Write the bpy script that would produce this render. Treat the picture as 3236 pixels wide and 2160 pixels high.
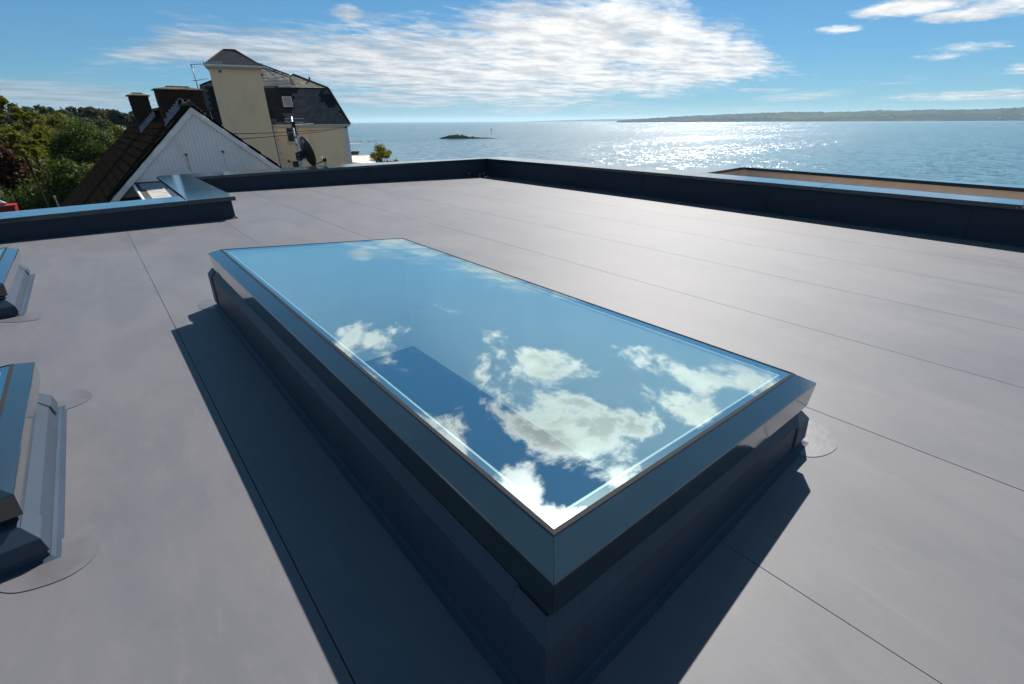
import bpy, bmesh, math, random
import numpy as np
from mathutils import Vector, Matrix, noise as mnoise

for o in list(bpy.data.objects):
    bpy.data.objects.remove(o)
S = bpy.context.scene
COL = S.collection
R = math.radians
random.seed(4)

# ------------------------------------------------------------------ camera, light, sky
SUN_AZ, SUN_EL = 61.0, 45.6          # azimuth counted from +Y towards +X
cam = bpy.data.cameras.new('camera')
cam.lens = 16.07; cam.sensor_width = 36; cam.clip_start = 0.02; cam.clip_end = 200000
co = bpy.data.objects.new('camera', cam); COL.objects.link(co); S.camera = co
yaw, pitch, roll = 0.71161859, 0.449946, -0.00620175
fw = Vector((math.sin(yaw)*math.cos(pitch), math.cos(yaw)*math.cos(pitch), -math.sin(pitch)))
rt = Vector((math.cos(yaw), -math.sin(yaw), 0)); up = rt.cross(fw)
r2 = rt*math.cos(roll)+up*math.sin(roll); u2 = -rt*math.sin(roll)+up*math.cos(roll)
M = Matrix((r2, u2, -fw)).transposed().to_4x4(); M.translation = Vector((0, 0, 1.1)); co.matrix_world = M

S.render.engine = 'CYCLES'
S.view_settings.view_transform = 'Standard'; S.view_settings.look = 'None'
S.view_settings.exposure = 0.9; S.view_settings.gamma = 1.0
S.view_settings.use_curve_mapping = False

sl = bpy.data.lights.new('sun', 'SUN'); sl.energy = 5.0; sl.angle = R(0.55); sl.color = (1.0, 0.95, 0.88)
so = bpy.data.objects.new('sun', sl); COL.objects.link(so)
sd = Vector((math.sin(R(SUN_AZ))*math.cos(R(SUN_EL)), math.cos(R(SUN_AZ))*math.cos(R(SUN_EL)), math.sin(R(SUN_EL))))
so.rotation_euler = sd.to_track_quat('Z', 'Y').to_euler(); so.location = sd*50

class NG:
    """small helper for node maths"""
    def __init__(s, nt): s.nt = nt; s.N = nt.nodes; s.L = nt.links
    def node(s, t, **k):
        n = s.N.new(t)
        for a, b in k.items(): setattr(n, a, b)
        return n
    def put(s, sock, v):
        if hasattr(v, 'is_output'): s.L.new(v, sock)
        else: sock.default_value = v
    def m(s, op, a, b=None, c=None, clamp=False):
        n = s.node('ShaderNodeMath', operation=op); n.use_clamp = clamp
        s.put(n.inputs[0], a)
        if b is not None: s.put(n.inputs[1], b)
        if c is not None: s.put(n.inputs[2], c)
        return n.outputs[0]
    def comb(s, x, y, z):
        n = s.node('ShaderNodeCombineXYZ')
        for i, v in enumerate((x, y, z)): s.put(n.inputs[i], v)
        return n.outputs[0]
    def sep(s, v):
        n = s.node('ShaderNodeSeparateXYZ'); s.L.new(v, n.inputs[0]); return n.outputs
    def noise(s, vec, scale, detail=4, rough=.5, dist=0., lac=2.0):
        n = s.node('ShaderNodeTexNoise')
        if vec is not None: s.L.new(vec, n.inputs['Vector'])
        n.inputs['Scale'].default_value = scale; n.inputs['Detail'].default_value = detail
        n.inputs['Roughness'].default_value = rough; n.inputs['Distortion'].default_value = dist
        n.inputs['Lacunarity'].default_value = lac
        return n.outputs['Fac']
    def sstep(s, v, a, b, x=0., y=1.):
        n = s.node('ShaderNodeMapRange', interpolation_type='SMOOTHSTEP')
        s.put(n.inputs[0], v); s.put(n.inputs[1], a); s.put(n.inputs[2], b)
        n.inputs[3].default_value = x; n.inputs[4].default_value = y
        return n.outputs[0]
    def ramp(s, v, pts):
        n = s.node('ShaderNodeValToRGB'); s.put(n.inputs[0], v); cr = n.color_ramp
        while len(cr.elements) < len(pts): cr.elements.new(0.5)
        for e, (p, c) in zip(cr.elements, pts):
            e.position = p; e.color = (c, c, c, 1) if not isinstance(c, tuple) else (*c, 1)
        return n.outputs[0]
    def mix(s, f, a, b, bt='MIX'):
        n = s.node('ShaderNodeMix', data_type='RGBA', blend_type=bt)
        s.put(n.inputs[0], f); s.put(n.inputs[6], a); s.put(n.inputs[7], b)
        return n.outputs[2]

w = bpy.data.worlds.new('World'); S.world = w; w.use_nodes = True
nt = w.node_tree; nt.nodes.clear(); g = NG(nt)
SKY = 0.05
sky = g.node('ShaderNodeTexSky', sky_type='NISHITA'); sky.sun_disc = False
sky.sun_elevation = R(SUN_EL); sky.sun_rotation = R(SUN_AZ)
sky.air_density = 1.0; sky.dust_density = 0.15; sky.ozone_density = 2.5; sky.altitude = 20
tc = g.node('ShaderNodeTexCoord').outputs['Generated']
dx, dy, dz = g.sep(tc)
az = g.m('MULTIPLY', g.m('ARCTAN2', dx, dy), 57.29578)
el = g.m('MULTIPLY', g.m('ARCSINE', dz), 57.29578)
# a deeper, polarised blue than the model sky gives, uniformly
base = g.mix(1.0, sky.outputs[0], (0.33, 0.60, 0.86, 1), 'MULTIPLY')
base = g.mix(0.30, base, (0.070/SKY, 0.235/SKY, 0.355/SKY, 1))
zz = g.m('ADD', g.m('MAXIMUM', dz, 0.0), 0.045)
cp = g.comb(g.m('DIVIDE', dx, zz), g.m('DIVIDE', dy, zz), 0.0)
mpc = g.node('ShaderNodeMapping'); nt.links.new(cp, mpc.inputs[0]); mpc.inputs['Rotation'].default_value = (0, 0, R(44)); mpc.inputs['Scale'].default_value = (0.8, 1.2, 1)
cps = mpc.outputs[0]
wisp = g.noise(cps, 0.75, 9, 0.62, 0.4)
fine = g.noise(cps, 3.4, 9, 0.68, 0.2)
angv = g.comb(g.m('MULTIPLY', az, 0.06), g.m('MULTIPLY', el, 0.55), 0.0)
streak = g.noise(angv, 1.3, 7, 0.55, 0.5)
# one broad altocumulus sheet, its upper and lower edge by bearing
azn = g.m('DIVIDE', g.m('ADD', az, 20.0), 120.0, clamp=True)
def A(a): return (a+20)/120
upper = g.m('MULTIPLY', g.ramp(azn, [(A(-14), .01), (A(0), .15), (A(4), .32), (A(9), .52), (A(20), .53), (A(30), .56), (A(38), .62), (A(44), .74), (A(52), .76), (A(60), .60), (A(64), .50), (A(68), .30), (A(72), .10)]), 15.0)
lower = g.m('MULTIPLY', g.ramp(azn, [(A(-14), .2), (A(3), .33), (A(12), .32), (A(20), .24), (A(30), .14), (A(40), .10), (A(50), .15), (A(60), .20), (A(68), .28)]), 15.0)
b1 = g.m('DIVIDE', g.m('SUBTRACT', upper, el), 1.5)
b2 = g.m('DIVIDE', g.m('SUBTRACT', el, lower), 1.1)
sheet = g.m('MINIMUM', g.m('MINIMUM', b1, b2), 1.0)
def blob(a, e, ra, re, amp=1.0):
    x = g.m('DIVIDE', g.m('SUBTRACT', az, a), ra); y = g.m('DIVIDE', g.m('SUBTRACT', el, e), re)
    d = g.m('ADD', g.m('MULTIPLY', x, x), g.m('MULTIPLY', y, y))
    return g.m('MULTIPLY', g.m('SUBTRACT', 1.0, d), amp)
for a_ in [(24.5, 9.6, 1.0, .45, .45), (76.5, 8.4, 3.2, 0.55, .9), (80.5, 7.4, 2.4, .4, .8), (84.5, 8.0, 3.5, .8, .8), (81.5, 5.2, 2.0, .3, .4), (80.0, 4.7, 1.2, .2, .3), (71.5, 7.2, 1.3, .22, .5), (87, 3.4, 2.2, .5, .9), (82.5, 1.7, 4.5, .33, .9), (66.5, 2.6, 2, .18, .5), (45, 8, 10, 3, 1.4)]:
    sheet = g.m('MAXIMUM', sheet, blob(*a_))
sheet = g.m('MAXIMUM', sheet, -2.0)
tex = g.m('ADD', g.m('MULTIPLY', g.m('SUBTRACT', wisp, 0.5), 3.6), g.m('MULTIPLY', g.m('SUBTRACT', fine, 0.5), 4.2))
cov1 = g.m('MULTIPLY', g.sstep(g.m('ADD', sheet, tex), -0.75, 1.15), 0.95)
# low grey streaks near the horizon
lowband = g.m('MULTIPLY', g.ramp(g.m('DIVIDE', el, 10.0, clamp=True), [(0, .55), (.06, .8), (.2, 1.), (.34, .8), (.46, 0.)]),
              g.ramp(azn, [(A(-18), 1.12), (A(14), 1.08), (A(40), .97), (A(60), .9), (A(72), .72), (A(90), .60), (1., .75)]))
cov2 = g.m('MULTIPLY', g.sstep(g.m('ADD', streak, g.m('MULTIPLY', g.m('SUBTRACT', lowband, 1.0), 0.55)), 0.36, 0.57), 0.80)
# scattered broken cumulus higher up
cc = g.comb(g.m('MULTIPLY', g.m('DIVIDE', dx, g.m('ADD', g.m('ABSOLUTE', dz), 0.35)), 1.0), g.m('DIVIDE', dy, g.m('ADD', g.m('ABSOLUTE', dz), 0.35)), 0.0)
cbig = g.noise(cc, 1.1, 2, 0.5)
cdet = g.noise(cc, 3.6, 13, 0.68, 0.3)
bl = None
for a_ in [(26, 23.2, 6.0, 4.6), (33, 28.6, 7.5, 5.0), (39.5, 33.5, 6, 3.4), (41.5, 22.8, 4.2, 4.2), (48, 24.8, 7.0, 5.0), (54.5, 27.0, 7.5, 5.0), (60.5, 23.0, 5, 4), (60, 31, 4, 3), (51, 20.0, 6.5, 1.8), (66, 19.5, 7.0, 3.6), (71, 17.0, 4.5, 2.2), (46, 37.0, 7.0, 4.6), (56, 40.5, 10, 4.6), (64, 47, 10, 5), (101, 12, 9, 4), (-40, 22, 16, 6), (140, 24, 18, 8), (-110, 30, 26, 9), (-160, 20, 20, 6)]:
    q_ = blob(*a_); bl = q_ if bl is None else g.m('MAXIMUM', bl, q_)
bl = g.m('MAXIMUM', bl, -1.2)
bl = g.m('MINIMUM', bl, 0.55)
cbr = g.noise(cc, 1.5, 4, 0.55, 0.5)
cum = g.m('ADD', g.m('ADD', g.m('MULTIPLY', bl, 0.22), 0.025), g.m('ADD', g.m('MULTIPLY', g.m('SUBTRACT', cdet, 0.5), 2.0), g.m('MULTIPLY', g.m('SUBTRACT', cbr, 0.5), 0.35)))
cov3 = g.m('MULTIPLY', g.sstep(cum, -0.02, 0.20), g.sstep(el, 13.5, 16.5))
cov = g.m('MAXIMUM', g.m('MAXIMUM', cov1, cov2), cov3)
cov = g.m('MULTIPLY', cov, g.sstep(el, -0.1, 0.5))
# cloud brightness: thick cores greyer, rims and the part near the sun brighter
sunv = g.node('ShaderNodeVectorMath', operation='DOT_PRODUCT'); nt.links.new(tc, sunv.inputs[0]); sunv.inputs[1].default_value = sd
near = g.m('POWER', g.m('MAXIMUM', sunv.outputs['Value'], 0.0), 60.0)
shade = g.sstep(g.noise(cps, 1.6, 8, 0.65), 0.36, 0.62)
thick = g.m('MULTIPLY', g.m('MULTIPLY', g.sstep(cum, 0.10, 0.30), g.sstep(g.noise(cc, 2.3, 4, .6), .47, .60)), 0.42)
lum = g.m('ADD', 0.68, g.m('MULTIPLY', shade, 0.36))
lum = g.m('MULTIPLY', lum, g.sstep(el, -2.0, 5.5, 0.66, 1.0))
lum = g.m('MULTIPLY', lum, g.sstep(az, 5.0, 50.0, 0.62, 1.0))
lum3 = g.m('MULTIPLY', g.m('SUBTRACT', 1.22, g.m('ADD', g.m('MULTIPLY', thick, 1.4), g.m('MULTIPLY', g.m('SUBTRACT', 0.62, cdet), 0.9))), g.m('ADD', 1.0, g.m('MULTIPLY', near, 5.0)))
isc = g.sstep(g.m('SUBTRACT', cov3, g.m('MAXIMUM', cov1, cov2)), -0.1, 0.1)
lumf = g.m('ADD', g.m('MULTIPLY', lum, g.m('SUBTRACT', 1.0, isc)), g.m('MULTIPLY', lum3, isc))
tintc = g.mix(g.sstep(lumf, 0.3, 0.9), (0.66, 0.86, 1.06, 1), (1.0, 0.99, 0.98, 1))
ccol = g.node('ShaderNodeVectorMath', operation='SCALE'); nt.links.new(tintc, ccol.inputs[0]); nt.links.new(g.m('DIVIDE', lumf, SKY*1.75), ccol.inputs['Scale'])
skyc = g.mix(cov, base, ccol.outputs[0])
bg = g.node('ShaderNodeBackground'); nt.links.new(skyc, bg.inputs[0]); bg.inputs[1].default_value = SKY
wo = g.node('ShaderNodeOutputWorld'); nt.links.new(bg.outputs[0], wo.inputs[0])
w.cycles.sampling_method = 'MANUAL'; w.cycles.sample_map_resolution = 512

# ------------------------------------------------------------------ helpers
def tag(o, label=None, cat=None, group=None, kind=None):
    if label: o['label'] = label
    if cat: o['category'] = cat
    if group: o['group'] = group
    if kind: o['kind'] = kind
    return o
def mesh_obj(name, verts, faces, mat=None, parent=None, smooth=False):
    me = bpy.data.meshes.new(name); me.from_pydata([tuple(v) for v in verts], [], faces); me.update()
    if mat: me.materials.append(mat)
    if smooth: me.polygons.foreach_set('use_smooth', [True]*len(me.polygons))
    o = bpy.data.objects.new(name, me); COL.objects.link(o)
    if parent: o.parent = parent
    return o
def link_mesh(name, me, parent=None):
    o = bpy.data.objects.new(name, me); COL.objects.link(o)
    if parent: o.parent = parent
    return o
def empty(name, loc=(0, 0, 0)):
    o = bpy.data.objects.new(name, None); COL.objects.link(o); o.location = loc
    o.empty_display_size = .2
    return o
class MB:
    def __init__(s): s.v = []; s.f = []
    def add(s, vs, fs):
        k = len(s.v); s.v += [tuple(v) for v in vs]; s.f += [[i+k for i in f] for f in fs]
    def box(s, a, b, fn=None):
        (x0, y0, z0), (x1, y1, z1) = a, b
        vs = [(x0, y0, z0), (x1, y0, z0), (x1, y1, z0), (x0, y1, z0), (x0, y0, z1), (x1, y0, z1), (x1, y1, z1), (x0, y1, z1)]
        if fn: vs = [fn(*v) for v in vs]
        s.add(vs, [(0, 3, 2, 1), (4, 5, 6, 7), (0, 1, 5, 4), (1, 2, 6, 5), (2, 3, 7, 6), (3, 0, 4, 7)])
    def prism(s, poly, d):
        """poly: coplanar points (ccw seen from the outside), d: thickness vector pointing inwards"""
        n = len(poly); d = Vector(d); p = [Vector(q) for q in poly]
        s.add(p+[q+d for q in p], [list(range(n)), list(range(2*n-1, n-1, -1))]+[[i, i+n, (i+1) % n+n, (i+1) % n] for i in range(n)])
    def tube(s, pts, r, n=8, cap=True):
        pts = [Vector(p) for p in pts]; rs = r if isinstance(r, (list, tuple)) else [r]*len(pts)
        k = len(s.v); prev = None
        for i, p in enumerate(pts):
            t = (pts[min(i+1, len(pts)-1)]-pts[max(i-1, 0)]).normalized()
            a = (prev if prev else (Vector((0, 0, 1)) if abs(t.z) < .9 else Vector((1, 0, 0))))
            x = t.cross(a).normalized(); y = t.cross(x).normalized(); prev = -y if False else a
            for j in range(n):
                an = 2*math.pi*j/n
                s.v.append(tuple(p+(x*math.cos(an)+y*math.sin(an))*rs[i]))
        for i in range(len(pts)-1):
            for j in range(n):
                s.f.append([k+i*n+j, k+i*n+(j+1) % n, k+(i+1)*n+(j+1) % n, k+(i+1)*n+j])
        if cap:
            s.f.append([k+j for j in range(n)][::-1]); s.f.append([k+(len(pts)-1)*n+j for j in range(n)])
    def obj(s, name, mat=None, parent=None, smooth=False, bevel=0):
        o = mesh_obj(name, s.v, s.f, mat, parent, smooth)
        bm = bmesh.new(); bm.from_mesh(o.data); bmesh.ops.recalc_face_normals(bm, faces=bm.faces)
        if bevel:
            bmesh.ops.bevel(bm, geom=[e for e in bm.edges if e.is_manifold and e.calc_face_angle(0) > .5], offset=bevel, segments=1, affect='EDGES', clamp_overlap=True)
        bm.to_mesh(o.data); bm.free()
        return o

def mat(name, c, rough=.6, spec=.5, metal=0., var=0., vscale=3., vdet=5, c2=None, bump=0., bscale=40., bdist=.01, vlo=.35, vhi=.65, rvar=0., stretch=None, trans=0., coat=0.):
    m = bpy.data.materials.new(name); m.use_nodes = True; nt = m.node_tree; g = NG(nt)
    b = nt.nodes['Principled BSDF']
    b.inputs['Roughness'].default_value = rough; b.inputs['Specular IOR Level'].default_value = spec
    b.inputs['Metallic'].default_value = metal; b.inputs['Base Color'].default_value = (*c, 1)
    if coat: b.inputs['Coat Weight'].default_value = coat; b.inputs['Coat Roughness'].default_value = .12 if name == 'coping_metal' else .05
    geo = g.node('ShaderNodeNewGeometry').outputs['Position']
    if stretch:
        mp = g.node('ShaderNodeMapping'); nt.links.new(geo, mp.inputs[0]); mp.inputs['Scale'].default_value = stretch; geo = mp.outputs[0]
    if var or c2:
        f = g.sstep(g.noise(geo, vscale, vdet, .6), vlo, vhi)
        if c2 is None: c2 = tuple(max(0, x*(1-var)) for x in c); c1 = tuple(x*(1+var) for x in c)
        else: c1 = c
        nt.links.new(g.mix(f, (*c1, 1), (*c2, 1)), b.inputs['Base Color'])
        if rvar: nt.links.new(g.m('ADD', rough-rvar, g.m('MULTIPLY', f, 2*rvar)), b.inputs['Roughness'])
    if bump:
        bn = g.node('ShaderNodeBump'); bn.inputs['Strength'].default_value = bump; bn.inputs['Distance'].default_value = bdist
        nt.links.new(g.noise(geo, bscale, 4, .6), bn.inputs['Height']); nt.links.new(bn.outputs[0], b.inputs['Normal'])
    return m

# ------------------------------------------------------------------ materials
def membrane_mat():
    m = bpy.data.materials.new('roof_membrane'); m.use_nodes = True; nt = m.node_tree; g = NG(nt); b = nt.nodes['Principled BSDF']
    geo = g.node('ShaderNodeNewGeometry').outputs['Position']
    oi = g.node('ShaderNodeObjectInfo').outputs['Random']
    mp = g.node('ShaderNodeMapping'); nt.links.new(geo, mp.inputs[0]); mp.inputs['Scale'].default_value = (1.0, .35, 1.0); mp.inputs['Rotation'].default_value = (0, 0, .25)
    big = g.noise(geo, .7, 4, .6); mid = g.noise(mp.outputs[0], 3.2, 7, .68, .6); finen = g.noise(mp.outputs[0], 26., 5, .7)
    f = g.m('ADD', g.m('MULTIPLY', big, .5), g.m('MULTIPLY', mid, .5))
    c = g.mix(g.sstep(f, .36, .64), (.080, .081, .092, 1), (.102, .100, .108, 1))
    c = g.mix(g.m('MULTIPLY', g.sstep(finen, .48, .72), .2), c, (.14, .13, .13, 1))
    dirt = g.m('MULTIPLY', g.sstep(g.noise(geo, 1.6, 9, .72, 1.2), .56, .74), .22)
    c = g.mix(dirt, c, (.052, .048, .047, 1))
    tn = g.noise(geo, .55, 5, .55, .8)
    tide = g.m('SUBTRACT', 1.0, g.sstep(g.m('ABSOLUTE', g.m('SUBTRACT', tn, .56)), 0.0, .010))
    c = g.mix(g.m('MULTIPLY', tide, .10), c, (.055, .052, .050, 1))
    vo = g.node('ShaderNodeTexVoronoi'); nt.links.new(geo, vo.inputs['Vector']); vo.inputs['Scale'].default_value = 4.0
    spk = g.m('MULTIPLY', g.m('LESS_THAN', vo.outputs['Distance'], .022), g.m('GREATER_THAN', g.sep(vo.outputs['Color'])[0], .80))
    c = g.mix(g.m('MULTIPLY', spk, .7), c, (.03, .028, .026, 1))
    scr = g.node('ShaderNodeMapping'); nt.links.new(geo, scr.inputs[0]); scr.inputs['Scale'].default_value = (14., 1.1, 1.); scr.inputs['Rotation'].default_value = (0, 0, -.5)
    c = g.mix(g.m('MULTIPLY', g.m('MULTIPLY', g.sstep(g.noise(scr.outputs[0], 1.0, 6, .7, .3), .58, .70), g.sstep(big, .45, .6)), .30), c, (.15, .14, .14, 1))
    c = g.mix(g.m('MULTIPLY', g.m('SUBTRACT', oi, .5), .10), c, (.16, .16, .16, 1))
    nt.links.new(c, b.inputs['Base Color'])
    r = g.m('ADD', .46, g.m('MULTIPLY', mid, .18)); nt.links.new(r, b.inputs['Roughness'])
    b.inputs['Specular IOR Level'].default_value = .31
    bn = g.node('ShaderNodeBump'); bn.inputs['Strength'].default_value = .35; bn.inputs['Distance'].default_value = .004
    hh = g.m('ADD', g.m('MULTIPLY', g.noise(geo, 2.2, 3, .5), 1.5), g.m('MULTIPLY', finen, .22))
    nt.links.new(hh, bn.inputs['Height']); nt.links.new(bn.outputs[0], b.inputs['Normal'])
    return m
MEM = membrane_mat()
MEMK = mat('parapet_membrane_shaded', (.010, .020, .035), .55, .3, var=.12, vscale=1.5, bump=.2, bscale=4, bdist=.004)  # same membrane as the roof, the parapet's navy shade put into its colour
MEMW = mat('membrane_upstand_shaded', (.026, .040, .062), .5, .3, var=.10, vscale=2.5, bump=.25, bscale=5, bdist=.004)  # roof membrane again, darkened and blued in colour for the kerbs' shaded sides
MEMS = mat('membrane_under', (.060, .055, .050), .8, .2)
PATCH = mat('membrane_patch', (.088, .085, .094), .42, .5, var=.12, vscale=9, bump=.35, bscale=18, bdist=.004)
COPE = mat('coping_metal', (.014, .030, .042), .13, .5, metal=.0, coat=.6, var=.10, vscale=1.2, rvar=.03, bump=.02, bscale=.8, bdist=.02)
FRAME = mat('frame_metal', (.009, .016, .020), .13, .8, coat=1.0, var=.12, vscale=4, rvar=.02)
GASK = mat('gasket_rubber', (.022, .021, .023), .7, .08)
SPACER = mat('spacer_bar', (.55, .60, .60), .35, .6)
FRIT = mat('glass_border_black', (.006, .010, .022), .3, .5)
PLAST = mat('plaster_white', (.88, .90, .88), .8, .2, var=.04, vscale=2)
DARKROOM = mat('room_dark', (.03, .04, .06), .8, .2)
WHITE = mat('white_board', (.62, .63, .66), .5, .4, var=.06, vscale=2, c2=(.53, .54, .57))
PLANK = mat('white_plank', (.60, .60, .62), .5, .4, c2=(.50, .49, .47), vscale=2.2, vlo=.45, vhi=.8, stretch=(1, 1, .35))
CREAM = mat('cream_render', (.86, .58, .38), .85, .2, c2=(.76, .51, .34), vscale=.7, vdet=8, vlo=.48, vhi=.72, bump=.2, bscale=12, bdist=.01, stretch=(1, 1, .45))
CREAM2 = mat('cream_render_lower', (.86, .61, .40), .85, .2, c2=(.78, .55, .37), vscale=1.1, vdet=8, vlo=.5, vhi=.75, bump=.2, bscale=12, bdist=.01)
QUOIN = mat('quoin_stone', (.58, .57, .60), .7, .3, var=.08, vscale=2)
def brickmat():
    m = mat('brick', (.050, .024, .017), .9, .1, c2=(.030, .018, .014), vscale=7, vlo=.4, vhi=.6, bump=.4, bscale=60, bdist=.004)
    nt = m.node_tree; g = NG(nt); b = nt.nodes['Principled BSDF']; src = b.inputs['Base Color'].links[0].from_socket
    oi = g.node('ShaderNodeObjectInfo').outputs['Random']; geo = g.node('ShaderNodeNewGeometry').outputs['Position']
    c = g.mix(g.m('MULTIPLY', oi, .55), src, (.035, .026, .024, 1))
    c = g.mix(g.m('MULTIPLY', g.sstep(g.noise(geo, 3.5, 6, .7), .60, .70), .6), c, (.11, .075, .02, 1))
    nt.links.new(c, b.inputs['Base Color']); return m
BRICK = brickmat()
MORTAR = mat('mortar', (.024, .019, .017), .9, .2, var=.2, vscale=6)
CAPST = mat('chimney_cap_stone', (.10, .085, .06), .9, .2, c2=(.045, .045, .022), vscale=6, bump=.6, bscale=20, bdist=.02)
LEAD = mat('lead_flashing', (.20, .215, .25), .6, .5, var=.22, vscale=5, bump=.3, bscale=14, bdist=.01)
def piecemat(name, ca, cb, rough, n2=None, amt=.6, scale=4.):
    m = bpy.data.materials.new(name); m.use_nodes = True; nt = m.node_tree; g = NG(nt); b = nt.nodes['Principled BSDF']
    oi = g.node('ShaderNodeObjectInfo').outputs['Random']; geo = g.node('ShaderNodeNewGeometry').outputs['Position']
    c = g.mix(oi, (*ca, 1), (*cb, 1))
    c = g.mix(g.m('MULTIPLY', g.sstep(g.noise(geo, scale, 7, .7), .42, .66), amt), c, (*(n2 or ca), 1))
    nt.links.new(c, b.inputs['Base Color']); b.inputs['Roughness'].default_value = rough; b.inputs['Specular IOR Level'].default_value = 0. if name == 'roof_tile' else .12
    bn = g.node('ShaderNodeBump'); bn.inputs['Strength'].default_value = .5; bn.inputs['Distance'].default_value = .01
    nt.links.new(g.noise(geo, 30, 5, .7), bn.inputs['Height']); nt.links.new(bn.outputs[0], b.inputs['Normal'])
    return m
TILE = piecemat('roof_tile', (.015, .0115, .009), (.021, .016, .012), 1.0, (.032, .025, .015), .5, 5)
SLATE = piecemat('slate_worn', (.065, .070, .075), (.100, .104, .108), .7, (.050, .055, .060), .4, 2)
SLATED = piecemat('slate_new', (.009, .013, .019), (.013, .018, .025), .6, (.012, .016, .02), .3, 2)
SLATEL = piecemat('slate_lichen', (.13, .125, .11), (.27, .26, .23), .85, (.07, .058, .035), .8, 1.8)
SLATEB = piecemat('slate_blue', (.075, .088, .115), (.12, .13, .15), .6, (.08, .09, .11), .4, 2)
RIDGE = mat('ridge_tile', (.055, .045, .035), .85, .2, var=.3, vscale=5)
GUTTER = mat('gutter_white', (.52, .50, .47), .45, .5, var=.08, vscale=2)
DGLASS = mat('window_glass', (.008, .009, .011), .25, .25)
WIREM = mat('wire_black', (.004, .004, .004), 1.0, 0.)
BLACKM = mat('black_plastic', (.010, .010, .011), .6, .3)
DISHM = mat('dish_black', (.008, .012, .018), .35, .35)
STEEL = mat('galvanised_steel', (.36, .38, .40), .38, .5, metal=.8, var=.15, vscale=30)
ALU = mat('aerial_aluminium', (.45, .47, .5), .35, .5, metal=.8)
TANW = mat('tan_render', (.46, .385, .32), .8, .2, var=.06, vscale=3)
FLOORT = mat('terrace_floor', (.60, .50, .40), .8, .2)
RUST = mat('rust', (.12, .05, .02), .9, .2)
DARKST = mat('dark_verge', (.05, .045, .045), .8, .2, var=.3, vscale=5)
WLEAD = mat('weathered_lead_roof', (.34, .33, .31), .7, .2, c2=(.10, .098, .10), vscale=4.5, vdet=9, vlo=.48, vhi=.66, stretch=(.5, 3, 1), bump=.4, bscale=10, bdist=.02)
BARK = mat('bark', (.030, .024, .018), .9, .2, var=.3, vscale=6, bump=.5, bscale=20, bdist=.02)
REDP = mat('red_paint', (.22, .010, .012), .5, .4, var=.15, vscale=2)
POLY = mat('polycarbonate', (.62, .54, .47), .35, .5, var=.12, vscale=.8)
ASPH = mat('grass_ground', (.035, .05, .016), .95, .1, c2=(.06, .055, .035), vscale=.12, vdet=8)

def glass_mat():
    m = bpy.data.materials.new('solar_glass'); m.use_nodes = True; nt = m.node_tree; nt.nodes.clear(); g = NG(nt)
    gl = g.node('ShaderNodeBsdfGlossy'); gl.inputs['Roughness'].default_value = 0.0; gl.inputs['Color'].default_value = (.84, 1.0, 1.0, 1)
    tr = g.node('ShaderNodeBsdfTransparent'); tr.inputs['Color'].default_value = (.93, 1.0, .97, 1)
    lw = g.node('ShaderNodeLayerWeight'); lw.inputs['Blend'].default_value = .35
    f = g.m('ADD', .44, g.m('MULTIPLY', lw.outputs['Fresnel'], .75), clamp=True)
    f = g.m('MULTIPLY', f, g.m('SUBTRACT', 1.0, g.node('ShaderNodeNewGeometry').outputs['Backfacing']))      # one coated face only
    mx = g.node('ShaderNodeMixShader'); nt.links.new(f, mx.inputs[0]); nt.links.new(tr.outputs[0], mx.inputs[1]); nt.links.new(gl.outputs[0], mx.inputs[2])
    out = g.node('ShaderNodeOutputMaterial'); nt.links.new(mx.outputs[0], out.inputs[0])
    return m
GLASS = glass_mat()

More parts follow.
